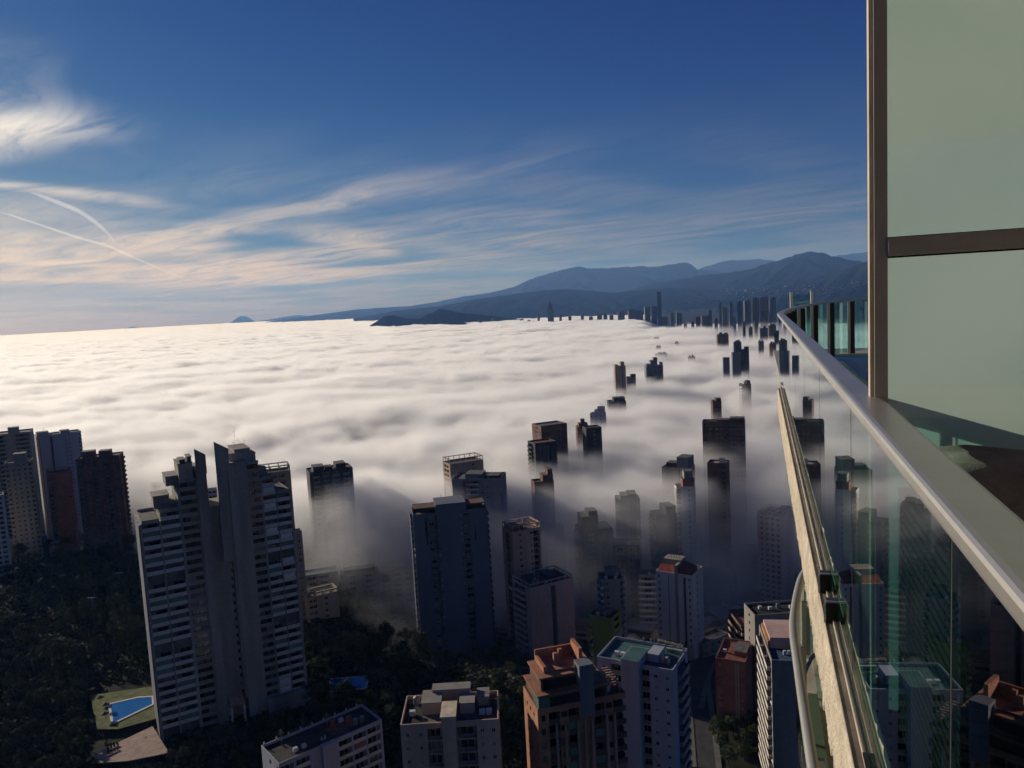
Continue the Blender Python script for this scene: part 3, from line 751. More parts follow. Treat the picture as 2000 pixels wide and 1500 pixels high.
T('apartment_block', 'misty yellowish block touching the left of the slate blue slab', 738, 812, 1118, dist=408, ratio=0.4, yaw=0, wall=C_beige, front=BB(3), deco=(('mast', 0.03, 0.5, 9), ('mast', .4, .5, 2.5)), zb=16, category='apartment block', detail=False)
# centre
T('apartment_tower', 'beige tower with a long open roof frame behind the slate blue slab', 864, 945, 908, dist=462, ratio=0.55, yaw=22, wall=C_tan, front=[('W', 2), ('w', 1), ('W', .6)], left=BB(2), deco=(('frame', 3.2, .16),), zb=8)
T('apartment_tower', 'blue grey tower veiled by wisps right behind the slate blue slab', 882, 991, 940, dist=426, ratio=0.6, yaw=-14, wall=C_bluegrey, par=C_blue, front=[('W', 1), ('S', .3), ('B', 1.2), ('w', 1, {'k': 2}), ('W', 1.0)], pent=[(0.25, 0.6, 0.2, 0.8, 2.5), (.7, .95, .2, .7, 1.6, C_dark)], deco=(('mast', .05, .3, 5),), zb=8)
T('apartment_tower', 'rust brown tower with a stepped top sinking into fog', 1037, 1082, 944, dist=432, ratio=0.7, yaw=14, wall=C_brown, front=[('W', 1), ('w', .8), ('W', 1)], pent=[(0.45, 0.98, 0.05, 0.95, 4.0), (.72, .96, .1, .9, 3.0, None or C_brown, 4.2)], zb=8)
T('apartment_tower', 'tall brown slab, rear one of the dark pair at the fog front', 1038, 1108, 834, dist=525, ratio=0.75, yaw=26, wall=C_brown, front=[('W', .6), ('w', .8), ('W', .8), ('w', .8), ('W', .6)], left=[('W', .5), ('w', 1, {'k': 3}), ('W', .5)], zb=8)
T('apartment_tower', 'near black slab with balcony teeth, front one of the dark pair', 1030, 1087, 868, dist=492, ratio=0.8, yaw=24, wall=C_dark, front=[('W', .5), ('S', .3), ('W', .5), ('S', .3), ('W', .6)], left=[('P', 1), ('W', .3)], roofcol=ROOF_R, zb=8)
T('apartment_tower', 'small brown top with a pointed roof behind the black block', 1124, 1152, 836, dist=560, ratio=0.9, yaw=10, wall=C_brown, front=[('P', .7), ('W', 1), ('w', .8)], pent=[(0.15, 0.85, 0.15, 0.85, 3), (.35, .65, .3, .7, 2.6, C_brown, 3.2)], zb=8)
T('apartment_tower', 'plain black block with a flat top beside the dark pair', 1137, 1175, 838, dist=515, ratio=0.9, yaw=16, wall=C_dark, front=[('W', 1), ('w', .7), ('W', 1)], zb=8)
T('apartment_tower', 'light blue tower with a rounded stepped top at the fog front', 1152, 1184, 810, dist=640, ratio=0.8, yaw=-8, wall=C_blue, front=[('P', .5), ('W', .5), ('w', .8), ('W', .4), ('w', .8), ('W', .5)], pent=[(0.3, 0.95, 0.1, 0.9, 3.2), (.5, .95, .2, .9, 2.5, C_blue, 3.2)], deco=(('mast', .7, .5, 9), ('mast', .8, .5, 8)), zb=8)
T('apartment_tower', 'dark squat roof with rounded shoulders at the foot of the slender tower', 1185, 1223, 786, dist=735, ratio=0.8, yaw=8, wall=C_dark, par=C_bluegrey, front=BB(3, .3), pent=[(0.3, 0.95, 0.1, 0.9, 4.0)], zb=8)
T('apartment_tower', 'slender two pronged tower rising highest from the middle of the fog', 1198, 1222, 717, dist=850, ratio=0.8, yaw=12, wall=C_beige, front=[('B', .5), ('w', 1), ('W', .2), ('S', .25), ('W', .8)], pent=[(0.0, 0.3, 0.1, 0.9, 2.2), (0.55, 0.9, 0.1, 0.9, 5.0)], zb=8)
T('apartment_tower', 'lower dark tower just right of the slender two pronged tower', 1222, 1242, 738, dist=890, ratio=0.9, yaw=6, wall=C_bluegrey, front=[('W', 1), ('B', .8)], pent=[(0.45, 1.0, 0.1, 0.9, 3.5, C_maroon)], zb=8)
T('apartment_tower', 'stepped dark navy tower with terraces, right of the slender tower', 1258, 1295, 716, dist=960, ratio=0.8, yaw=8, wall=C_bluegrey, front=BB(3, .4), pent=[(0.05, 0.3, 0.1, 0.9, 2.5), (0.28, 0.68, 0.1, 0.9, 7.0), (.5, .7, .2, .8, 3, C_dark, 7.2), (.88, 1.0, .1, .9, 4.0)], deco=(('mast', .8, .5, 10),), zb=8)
# small tops peeping through the fog farther out
for i, (l_, r_, y_, d_, lab) in enumerate([(1276, 1289, 661, 1900, 'small dark rooftop alone far out in the fog'), (1281, 1291, 678, 1550, 'tiny rooftop crumb below the lone dark rooftop in the fog'),
        (1279, 1303, 692, 1330, 'flat sliver of a roof just above the stepped navy tower'), (1318, 1326, 670, 1650, 'single dark speck of a roof in the open fog'),
        (1343, 1358, 698, 1250, 'thin grey roof line in the open fog right of the stepped tower'), (1399, 1423, 654, 1500, 'dark stepped roof pair at the fog edge below the skyline'),
        (1432, 1448, 669, 1230, 'pale flat roof in thin fog above the blue slab'), (1480, 1492, 667, 1300, 'grey roof in thin fog left of the glass railing end'),
        (1502, 1516, 672, 1250, 'white roof in thin fog beside the glass railing end')]):
    T('rooftop', lab, l_, r_, y_, dist=d_, ratio=0.8, yaw=8, wall=[C_dark, C_grey, C_brown][i % 3], front=BB(2), pent=boxes(2, 3.0, i), category='rooftop', zb=8)
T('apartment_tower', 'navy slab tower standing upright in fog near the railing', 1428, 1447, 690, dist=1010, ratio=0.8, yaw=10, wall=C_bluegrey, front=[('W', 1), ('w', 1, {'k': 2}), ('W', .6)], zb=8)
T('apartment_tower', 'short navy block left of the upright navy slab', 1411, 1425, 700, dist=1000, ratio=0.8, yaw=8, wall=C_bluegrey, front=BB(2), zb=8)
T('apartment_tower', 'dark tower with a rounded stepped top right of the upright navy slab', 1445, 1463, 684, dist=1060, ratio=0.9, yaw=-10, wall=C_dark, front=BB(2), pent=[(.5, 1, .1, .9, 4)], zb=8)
T('apartment_tower', 'small banded tower with a white roof terrace in grey fog', 1443, 1467, 752, dist=735, ratio=0.9, yaw=20, wall=C_dark, left=[('H', 1)], par=C_white, front=[('W', 1), ('w', .8)], pent=[(.3, .75, .3, .7, 2.0, C_white), (.6, .95, .1, .9, 3.4)], zb=8)
T('rooftop', 'brown rounded roof crest alone in grey fog', 1388, 1409, 785, dist=640, ratio=0.9, yaw=14, wall=C_brown, front=BB(2), pent=[(.4, .98, .1, .9, 2.4)], category='rooftop', zb=8)
T('apartment_tower', 'long dark brown slab in three stepped sections near the railing', 1371, 1456, 826, dist=515, ratio=0.35, yaw=-4, wall=C_brown, front=[('w', 1, {'k': 2}), ('W', .15), ('w', 1.2, {'k': 3}), ('S', .1), ('w', 1.4, {'k': 4})], pent=[(.36, .64, .1, .9, 1.6), (.66, .99, .1, .9, 2.6)], zb=8)
# town under the thin grey fog
T('apartment_tower', 'pale concrete tower with a raised gabled back in thin fog', 1292, 1358, 918, dist=445, ratio=0.7, yaw=-20, wall=C_concrete, front=[('W', 1.6), ('S', .2), ('W', .8)], right=[('W', 1), ('w', 1), ('W', .6)], pent=[(.1, .5, .3, .9, 2.5, C_dark), (0.55, 0.98, 0.1, 0.95, 6.5, C_bluegrey)], zb=12)
T('apartment_tower', 'square grey brown tower with a white roof court in thin fog', 1381, 1425, 908, dist=450, ratio=0.9, yaw=-10, wall=C_brown, front=[('W', 2), ('B', .5), ('W', .3)], right=[('W', 1)], roofcol=C_grey, pent=[(.55, .8, .4, .8, 2.2, C_white)], zb=12)
T('apartment_tower', 'thin white and red tower with a terraced top in front of the concrete tower', 1316, 1358, 954, dist=418, ratio=0.8, yaw=10, wall=C_white, par=C_red, front=[('B', .6), ('W', .8), ('w', .8, {'ww': .9}), ('W', .5)], pent=[(.35, .98, .1, .9, 4.5, C_red), (.45, .9, .15, .85, 4.0, C_grey, 4.7)], zb=14)
T('apartment_tower', 'black block with white balcony edges and a roof opening', 1268, 1322, 1010, dist=398, ratio=0.9, yaw=22, wall=C_dkgreen, par=C_grey, front=[('W', 1), ('w', .8), ('W', 1)], left=[('P', 1)], pent=[(0.5, 0.98, 0.05, 0.95, 4.5)], zb=14, detail=False)
T('apartment_tower', 'dark rounded tower flanked by balcony ladders in thin fog', 1200, 1250, 980, dist=412, ratio=0.9, yaw=4, wall=C_dark, par=C_grey, front=[('P', .7), ('W', 1), ('w', .7), ('W', 1), ('P', .6)], pent=[(0.2, 0.5, 0.1, 0.9, 2.6), (.5, .85, .1, .9, 3.4)], zb=12, detail=False)
T('apartment_tower', 'dark green black tower with a hipped stepped top', 1122, 1197, 1040, dist=392, ratio=0.8, yaw=14, wall=C_dkgreen, par=C_grey, front=[('W', .8), ('w', .8, {'k': 2}), ('W', .6), ('S', .15), ('w', .8), ('W', .6)], left=[('P', 1), ('W', .4)], pent=[(0.08, 0.58, 0.1, 0.9, 7.5, C_dkgreen), (.3, .58, .2, .8, 2.0, C_dark, 7.8)], zb=14, detail=False)
T('apartment_tower', 'faint beige tower ghosting in fog above the dark green black tower', 1104, 1136, 985, dist=470, ratio=0.9, yaw=8, wall=C_tan, front=BB(2), zb=10)
T('apartment_tower', 'faint pinkish top left of the dark rounded tower', 1163, 1187, 995, dist=475, ratio=0.9, yaw=8, wall=C_pink, front=[('W', 1)], pent=[(.0, 1, .0, 1, .6)], zb=10)
T('apartment_tower', 'grey shadowy tower in fog right of the rusty framed tower', 1060, 1104, 1046, dist=430, ratio=0.8, yaw=14, wall=C_bluegrey, front=BB(2), pent=[(.3, .6, .2, .8, 3), (.65, .98, .1, .9, 4)], zb=12)
T('apartment_tower', 'rusty tan tower with a bent roof frame and dark balcony column', 980, 1057, 1042, dist=346, ratio=0.75, yaw=26, wall=C_rust, par=C_brown, front=[('W', .7), ('w', .5), ('W', .8), ('w', .5), ('B', .7), ('W', .2)], left=[('W', .8), ('B', 1.4), ('W', .6)], deco=(('frame', 3.0, .14), ('mast', .95, .3, 7), ('mast', .5, .6, 9)), pent=[(.05, .5, .3, .9, 2.2, C_red)], zb=24, detail=True)
T('apartment_block', 'pinkish block with a dark central slot and cluttered roof', 1000, 1122, 1152, dist=327, ratio=0.7, yaw=30, wall=C_pink, par=C_pink, front=[('W', 2), ('S', .5), ('W', 1.2), ('W', .5)], left=[('P', 1.0), ('W', .25)], roofcol=ROOF_R, pent=[(.55, .75, .3, .8, 2.4, C_dark), (.15, .4, .6, .9, 1.5, C_brown)], deco=(('frame', 2.0, .14), ('tank', .2, .3), ('tank', .3, .3), ('unit', .45, .2), ('unit', .35, .6), ('mast', .8, .4, 5)), zb=34, category='apartment block', detail=True)
T('apartment_tower', 'grey tower with an orange roof terrace and a tall mast', 1167, 1217, 1136, dist=322, ratio=1.0, yaw=6, wall=C_grey, par=C_white, front=[('P', .4), ('w', 1.0, {'k': 2, 'ww': .8}), ('W', 1.6), ('R', .5)], left=[('P', 1)], roofcol=ROOF_R, pent=[(.3, .95, .6, .95, 3.2)], deco=(('mast', .55, .9, 15), ('unit', .3, .3), ('unit', .7, .25), ('tank', .8, .5)), zb=36, detail=True)
T('apartment_block', 'olive green block with diagonal striped balconies and a satellite dish', 1150, 1214, 1212, dist=296, ratio=0.9, yaw=-26, wall=C_green, par=C_lime, front=[('P', .35), ('W', 2)], right=[('W', .2), ('B', 1), ('W', .1)], roofcol=ROOF_R, pent=[(.1, .7, .4, .9, 1.4, C_orange)], deco=(('unit', .3, .25), ('tank', .6, .3)), zb=36, category='apartment block', detail=True)
T('apartment_tower', 'dark shadowed tower behind the tower with the tall mast', 1196, 1250, 1068, dist=385, ratio=0.8, yaw=0, wall=C_dark, front=BB(2), deco=(('unit', .6, .3), ('tank', .75, .4)), zb=20, detail=False)
T('apartment_block', 'block with thin pale balcony lines left of the white red roofed tower', 1246, 1284, 1126, dist=365, ratio=0.8, yaw=0, wall=C_grey, par=C_white, front=[('B', 1)], deco=(('unit', .6, .3),), zb=26, category='apartment block', detail=False)
def red_top(root, W, D, H, n, fh):
    b = MB()                                  # sloping red roof terraces stepping down at the front
    b.prism([(-W * .46, -D * .46), (W * .02, -D * .46), (W * .02, -D * .18), (-W * .46, -D * .18)], H + .14, [H + .5, H + .5, H + 3.0, H + 3.0])
    b.prism([(W * .12, -D * .46), (W * .46, -D * .46), (W * .46, D * .1), (W * .12, D * .1)], H + .14, [H + 3.6, H + 2.0, H + 2.6, H + 4.4])
    b.build('red_tiled_roof', mat('roof_tile_red', (0.26, 0.06, 0.04), 0.85, 0.3, 0.6), root)
    MB().box(-W * .4, W * .08, -D * .1, D * .35, H + .14, H + 5.0).build('penthouse', C_beige, root)
    for i in range(5):
        MB().cyl(-W * .3 + i * W * .07, D * .1, H + 5.0, H + 6.4 + .3 * (i % 2), .12, 6).build('chimney_pipe', METAL, root)
    MB().box(W * .03, W * .1, -D * .5 - .5, -D * .2, 0.0, H + 4.6).build('lift_shaft', C_grey, root)
T('apartment_tower', 'white tower with sloping red roof terraces and a ribbed lift shaft', 1280, 1374, 1128, dist=322, ratio=0.8, yaw=-20, wall=C_white, par=C_white, front=[('w', .8, {'ww': 1.0}), ('W', .8), ('S', .1), ('W', 1.4), ('W', .4), ('S', .35), ('w', .9, {'ww': .9})], right=[('W', .5), ('w', 1), ('W', 1)], roofcol=ROOF_R, extra=red_top, zb=38, detail=True)
T('apartment_block', 'low red roofed block with roof clutter dissolving in fog by the railing', 1478, 1552, 1012, dist=430, ratio=1.4, yaw=-22, wall=C_pink, front=BB(4), roofcol=ROOF_R, pent=[(.3, .6, .3, .7, 1.5, C_white), (.6, .9, .6, .9, 2.4, C_red)], deco=(('unit', .3, .2), ('unit', .5, .2), ('tank', .7, .3), ('frame', 1.8, .1)), zb=14, category='apartment block', detail=False)
# far skyline across the bay
sky_specs = [(1069, 1081, 606, 4200, 'Z'), (1283, 1291, 570, 3700, 'thin needle tower, tallest of the far skyline'), (1206, 1220, 610, 3800, None), (1226, 1243, 606, 3850, None), (1241, 1256, 608, 3650, None), (1258, 1270, 600, 3700, None), (1271, 1283, 600, 3720, None),
    (1292, 1304, 620, 3000, None), (1308, 1317, 613, 3050, None), (1320, 1332, 612, 2900, None), (1359, 1368, 620, 2500, None), (1369, 1384, 618, 2550, None), (1383, 1390, 607, 2600, None), (1404, 1410, 594, 2700, None), (1410, 1420, 603, 2650, None),
    (1424, 1431, 592, 2900, None), (1440, 1450, 590, 2900, None), (1452, 1466, 588, 2950, None), (1468, 1482, 583, 2900, None), (1484, 1500, 582, 2900, None), (1502, 1516, 584, 2850, None), (1450, 1456, 630, 1900, None), (1484, 1500, 642, 1700, None), (1500, 1516, 636, 1750, None),
    (1015, 1023, 624, 4700, None), (1030, 1036, 626, 4600, None), (1049, 1054, 612, 4500, None), (1092, 1097, 616, 4300, None), (1110, 1116, 618, 4200, None), (1134, 1140, 614, 4200, None), (1150, 1158, 619, 4100, None), (1166, 1176, 615, 4100, None), (1178, 1186, 613, 4000, None), (1190, 1198, 616, 4000, None),
    (1350, 1356, 630, 2500, None), (1335, 1342, 634, 2450, None), (1395, 1402, 625, 2400, None), (1432, 1438, 622, 2300, None), (1462, 1470, 640, 1900, None), (1473, 1480, 628, 2200, None), (1512, 1524, 650, 1500, None), (960, 968, 623, 5000, None), (935, 941, 625, 5000, None)]
ordw = ['first', 'second', 'third', 'fourth', 'fifth', 'sixth', 'seventh', 'eighth', 'ninth', 'tenth', 'eleventh', 'twelfth', 'thirteenth', 'fourteenth', 'fifteenth', 'sixteenth', 'seventeenth', 'eighteenth', 'nineteenth', 'twentieth', 'twenty first', 'twenty second', 'twenty third', 'twenty fourth', 'twenty fifth', 'twenty sixth', 'twenty seventh', 'twenty eighth']
_cx = lambda q: (q[0] + q[1]) / 2
_names = {}
for lo_, hi_, txt, rev in ((0, 1070, 'left of the pointed hotel tower', True), (1082, 1282, 'between the pointed hotel tower and the needle tower', False), (1291, 1600, 'right of the needle tower', False)):
    qs = sorted([q for q in sky_specs if lo_ < _cx(q) < hi_ and q[4] is None], key=_cx, reverse=rev)
    for n_, q in enumerate(qs): _names[q] = 'dark skyline tower, %s one %s' % (ordw[n_], txt)
walls_far = [C_dark, C_bluegrey, C_dark, C_brown]
for i, (l_, r_, y_, d_, lab) in enumerate(sky_specs):
    if lab == 'Z':
        def pointed(root, W, D, H, n, fh):
            b = MB()
            b.box(-W * .36, W * .36, -D * .36, D * .36, H, H + 26)
            b.prism([(-W * .36, -D * .36), (W * .36, -D * .36), (W * .36, D * .36), (-W * .36, D * .36)], H + 26, H + 27)
            vs = [(-W * .36, -D * .36, H + 27), (W * .36, -D * .36, H + 27), (W * .36, D * .36, H + 27), (-W * .36, D * .36, H + 27), (0, 0, H + 48)]
            b.add(vs, [(0, 1, 4), (1, 2, 4), (2, 3, 4), (3, 0, 4)])
            b.build('spire', C_dark, root)
        T('hotel_tower', 'broad hotel tower with a pointed top on the far shore', l_, r_, y_, dist=d_, ratio=1.0, yaw=0, wall=C_dark, front=[('H', 1)], extra=pointed, zb=12, category='hotel', detail=False)
    else:
        T('skyline_tower', lab or _names[(l_, r_, y_, d_, lab)], l_, r_, y_, dist=d_, ratio=[.8, 1.1, .6][i % 3], yaw=[6, -8, 14][i % 3], wall=C_dark if lab else walls_far[i % 4], par=walls_far[(i + 1) % 4], front=[BB(2), [('W', 1), ('w', 1)], [('H', 1)]][i % 3], pent=boxes(1 + i % 2, 4, i) if not lab else (), zb=12, category='apartment tower', group=None if lab else 'distant skyline towers', detail=False)

# dense blocks of the far town under the mountains, too far to tell their windows apart
rf_ = random.Random(17); k = 0
_blk = {}
while k < 90:
    d_ = rf_.uniform(1700, 3900); az_ = R(rf_.uniform(12.6, 22.5)); x_, y_ = d_ * math.sin(az_), d_ * math.cos(az_)
    h_ = rf_.choice((14, 18, 24, 30, 42, 55)); w_ = rf_.uniform(14, 30); dd_ = rf_.uniform(12, 22)
    root = thing('town_block', 'dim block among the crowded far town blocks left of the terrace corner', 'building', (x_, y_, gz(x_, y_)), rf_.uniform(-.4, .4), 'crowded far town blocks')
    MB().box(-w_ / 2, w_ / 2, -dd_ / 2, dd_ / 2, -8, h_).build('wall', [C_grey, C_white, C_brown, C_beige, C_bluegrey][k % 5], root)
    b = MB()
    for f_ in range(1, int(h_ // 3)): b.box(-w_ * .46, w_ * .46, -dd_ / 2 - .05, -dd_ / 2 - .005, f_ * 3 + .9, f_ * 3 + 2.2)
    if b.v: b.build('window_row', GLASS, root, kind='stuff')
    b = MB().box(-w_ / 2 - .3, w_ / 2 + .3, -dd_ / 2 - .3, dd_ / 2 + .3, h_, h_ + .6); b.box(-w_ * .2, w_ * .15, -dd_ * .2, dd_ * .2, h_ + .6, h_ + 3.4); b.build('roof', ROOF_G, root)
    k += 1
# ------------------------------------------------------------------ twin concrete tower at the left
C_band = mat('parapet_pale', (0.58, 0.53, 0.49), 0.85, 0.2, 0.1)
def twin_tower():
    zb = 46.0
    q0, q1 = pix_z(318, 1458, zb), pix_z(604, 1372, zb)
    W = (q1 - q0).to_2d().length; rot = math.atan2(q1.y - q0.y, q1.x - q0.x)
    root = thing('twin_tower', 'tall grey twin concrete tower with stepped wings and two slanted fins', 'apartment tower', (q0.x, q0.y, zb), rot)
    fh = 3.0; D = 19.0; INS = 1.6
    walls = MB(); core = MB()
    opt = dict(detail=True, small={}, inset=INS, frame=FRAME_D, glass=GLASS, slab=C_concrete, par=C_band)
    gap = (0, 1, 11, 19)
    # (from, to, height, kind, depth of the front plane)
    bays = [(0.0, 0.012, 78.0, 'W'), (0.012, 0.118, 78.0, 'B'), (0.118, 0.128, 78.0, 'W'), (0.128, 0.245, 81.0, 'B'), (0.245, 0.262, 88.0, 'W'), (0.262, 0.362, 90.0, 'H'), (0.362, 0.372, 90.0, 'W'),
            (0.695, 0.705, 93.0, 'W'), (0.705, 0.785, 93.0, 'H'), (0.785, 0.797, 87.0, 'W'), (0.797, 0.885, 87.0, 'B'), (0.885, 0.893, 80.0, 'W'), (0.893, 0.982, 81.0, 'B'), (0.982, 1.0, 81.0, 'W')]
    for a, b_, H, k in bays:
        n = int(H / fh); x0, x1 = a * W, b_ * W
        if k == 'W':
            walls.box(x0, x1, -0.12, D, 0, H)
            continue
        seg = [('B', 1, {'par': 1.25, 'gap': gap, 'blind': 0.22, 'off': 0.12 if a < .5 else -.1})] if k == 'B' else [('H', 1, {'k': 2, 'par': 1.15, 'm': C_concrete})]
        facade(root, walls, ((x0, 0.0), 0.0), x1 - x0, n * fh, n, fh, seg, opt)
        core.box(x0, x1, INS, D, 0, n * fh)
        MB().box(x0, x1, INS, D - .1, n * fh, n * fh + 0.15).build('roof', ROOF_G, root)
        pb = MB(); z = n * fh
        pb.box(x0, x1, 0.0, 0.2, z, z + 1.0); pb.box(x0, x1, D - .2, D, z, z + 1.0); pb.build('roof_parapet', C_concrete, root)
    # blank shafts, the recessed link between them and the fins on top
    walls.box(0.372 * W, 0.435 * W, -0.9, D, 0, 93.0)
    walls.box(0.575 * W, 0.695 * W, -0.9, D, 0, 94.5)
    walls.box(0.435 * W, 0.56 * W, 2.2, D - 3, 0, 79.5)
    walls.box(0.56 * W, 0.575 * W, -0.3, 2.0, 9.0, 92.0)
    walls.build('wall', C_concrete, root); core.build('inner_wall', INNER, root)
    def fin(a, b_, zl, zr):
        x0, x1 = a * W, b_ * W
        MB().add([(x0, -1.0, 92.0), (x1, -1.0, 92.0), (x1, -.4, 92.0), (x0, -.4, 92.0), (x0, -1.0, zl), (x1, -1.0, zr), (x1, -.4, zr), (x0, -.4, zl)],
                 [(0, 3, 2, 1), (4, 5, 6, 7), (0, 1, 5, 4), (1, 2, 6, 5), (2, 3, 7, 6), (3, 0, 4, 7)]).build('roof_fin', C_concrete, root)
    fin(0.372, 0.44, 101.0, 98.6); fin(0.50, 0.59, 102.6, 99.6)
    MB().box(0.50 * W, 0.56 * W, -1.0, -0.4, 60.0, 91.99).build('roof_fin', C_concrete, root)
    # side wall of the left wing with its slots
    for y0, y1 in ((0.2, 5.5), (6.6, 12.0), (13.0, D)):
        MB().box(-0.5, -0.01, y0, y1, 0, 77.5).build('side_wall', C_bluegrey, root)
    # roof rooms, each step of the wings
    def room(a, b_, y0, y1, z0, h, m=C_concrete):
        b = MB().box(a * W, b_ * W, y0, y1, z0, z0 + h); b.cur = 1
        b.box(a * W - .2, b_ * W + .2, y0 - .2, y1 + .2, z0 + h, z0 + h + .25)
        return b.build('roof_room', [m, C_grey], root)
    room(0.10, 0.20, 5, 14, 81.2, 4.2); room(0.14, 0.25, 4, 16, 81.2, 1.2); room(0.19, 0.29, 6, 16, 88.2, 3.2); room(0.27, 0.36, 3, 15, 90.2, 5.5); room(0.28, 0.315, 2, 8, 95.9, 1.4, C_dark); room(.335, .36, 4, 10, 95.9, 1.8, C_dark)
    room(0.60, 0.69, 2, 14, 94.6, 2.4); room(0.64, 0.745, 3, 15, 93.3, 4.8); room(0.745, 0.785, 4, 14, 93.3, 2.6); room(0.80, 0.86, 6, 14, 87.2, 2.4, C_grey)
    for i, (x, h) in enumerate(((.655, 6.5), (.67, 10.5), (.69, 7.0), (.705, 6.0), (.715, 5.0), (.74, 6.2))):
        b = MB(); b.cyl(x * W, 8 + i * .5, 94.5, 94.5 + h, .08, 6, .03)
        b.box(x * W - .6, x * W + .6, 7.97 + i * .5, 8.03 + i * .5, 94.3 + h * .9, 94.36 + h * .9)
        b.build('antenna', METAL, root)
    # small stair windows beside the link, joints in its panels
    me = window_mesh(0.7, 1.3, FRAME_D)
    for f_ in range(3, 30): obj('stair_window', me, root, (0.549 * W, 2.12, f_ * fh + 1.0))
    for f_ in (5, 8, 12, 16, 22): MB().box(0.437 * W, 0.54 * W, 1.98, 2.2, f_ * fh, f_ * fh + .25).build('panel_joint', C_grey, root)
    b = MB().prism([(0.445 * W, -2.4), (0.545 * W, -2.4), (0.545 * W, 2.1), (0.445 * W, 2.1)], 7.6, [8.0, 8.0, 10.6, 10.6]); b.build('entrance_canopy', mat('terracotta_paving', (0.36, 0.21, 0.14), 0.9, 0.25, 0.8), root)
    for x in (.452, .538): MB().cyl(x * W, -1.9, 0, 7.6, .45, 10).build('entrance_column', C_white, root)
    MB().box(-0.3, W + 0.3, -3.5, D, -12, -0.05).build('plinth', C_concrete, root)
    MB().box(0.70 * W, W + 0.25, -3.0, -1.0, 0, 7.0).build('plinth_wall', C_concrete, root)
    return root
twin_tower()

# ------------------------------------------------------------------ nearer buildings
def slab_roof(root, W, D, H, n, fh):
    for x0, x1 in ((-.49, -.19), (.22, .48)):          # dark open loggias behind the roof edge
        b = MB()
        b.box(W * x0, W * x1, -D * .5 + .02, -D * .5 + .3, H + 3.2, H + 3.7)
        b.box(W * x0, W * x1, D * .1, D * .1 + .3, H + .12, H + 3.7)
        k = 3
        for i in range(k + 1): b.box(W * (x0 + (x1 - x0) * i / k) - .12, W * (x0 + (x1 - x0) * i / k) + .12, -D * .5 + .3, -D * .5 + .6, H + .9, H + 3.2)
        b.box(W * x0, W * x1, -D * .5 + .3, D * .1, H + 3.3, H + 3.6)
        b.build('roof_loggia', C_brown, root)
    for x in (-.33, .33):
        MB().box(W * x - .35, W * x + .35, -D / 2 - .03, -D / 2 - .001, H - 14, H - 1.5).build('facade_slot', GLASS, root)
    MB().box(-W * .19, W * .22, -D * .5 - .02, D * .45, H + .9, H + 4.6).build('penthouse', C_navy, root)
T('apartment_tower', 'broad slate blue slab tower with two columns of dark balconies, centre', 801, 952, 1004, dist=350, ratio=0.42, yaw=5, wall=C_navy, par=C_navy, slab=C_navy, fh=3.0,
  front=[('W', 20), ('B', 9, {'par': 1.0, 'blind': .1}), ('S', 2.5), ('w', 4, {'ww': .9, 'wh': 1.2}), ('W', 26), ('w', 5, {'ww': .8, 'wh': 1.2}), ('B', 10, {'par': 1.0, 'blind': .1}), ('W', 23)],
  left=[('P', 1)], extra=slab_roof, deco=(('mast', .47, .4, 12), ('mast', .40, .4, 8), ('mast', .62, .5, 9), ('mast', .33, .4, 7)), zb=20, detail=True)
def white_block(root, W, D, H, n, fh):
    MB().box(-W * .12, W * .02, -D * .5 - 1.6, -D * .5 - .01, 0, H + 1.2).build('stair_tower', C_blue, root)
    for x, y in ((.1, .1), (.24, -.05)):
        b = MB().box(W * x, W * x + 1.3, D * y, D * y + 1.0, H + .12, H + 2.2); b.box(W * x - .1, W * x + 1.4, D * y - .1, D * y + 1.1, H + 2.2, H + 2.4); b.build('chimney', C_red, root)
    MB().box(W * .05, W * .28, -D * .2, D * .2, H + .121, H + .16).build('roof_patch', ROOF_R, root)
    for x in (-.05, -.02): MB().cyl(W * x, -D * .2, H + .12, H + 1.3, .35, 8, .1).build('vent_pipe', C_white, root)
    for i in range(9): MB().box(-W * .48 + i * W * .115, -W * .48 + i * W * .115 + .35, D * .5 - .3, D * .5 - .02, H + .9, H + 1.6).build('parapet_post', C_white, root)
T('apartment_block', 'long white balcony block running diagonally at the bottom edge, dark flat roof', 0, 0, 0, zroof=72, corners=((545, 1498), (746, 1410)), depth=12, wall=C_blue, par=C_white, slab=C_bluegrey,
  front=[('B', 1), ('W', .15), ('B', 1), ('W', 1.0), ('B', 1), ('W', .15), ('B', 1), ('W', .12), ('B', 1), ('W', .12), ('B', 1), ('W', .2)], right=[('W', 1), ('P', 1)], extra=white_block, deco=(('unit', .2, .3), ('unit', .28, .3), ('unit', .72, .7), ('tank', .8, .35), ('tank', .87, .35), ('mast', .15, .75, 5), ('mast', .6, .8, 4)), category='apartment block', detail=True, roofcol=mat('roof_dark_felt', (0.05, 0.045, 0.04), 0.95, 0.4, 0.5))
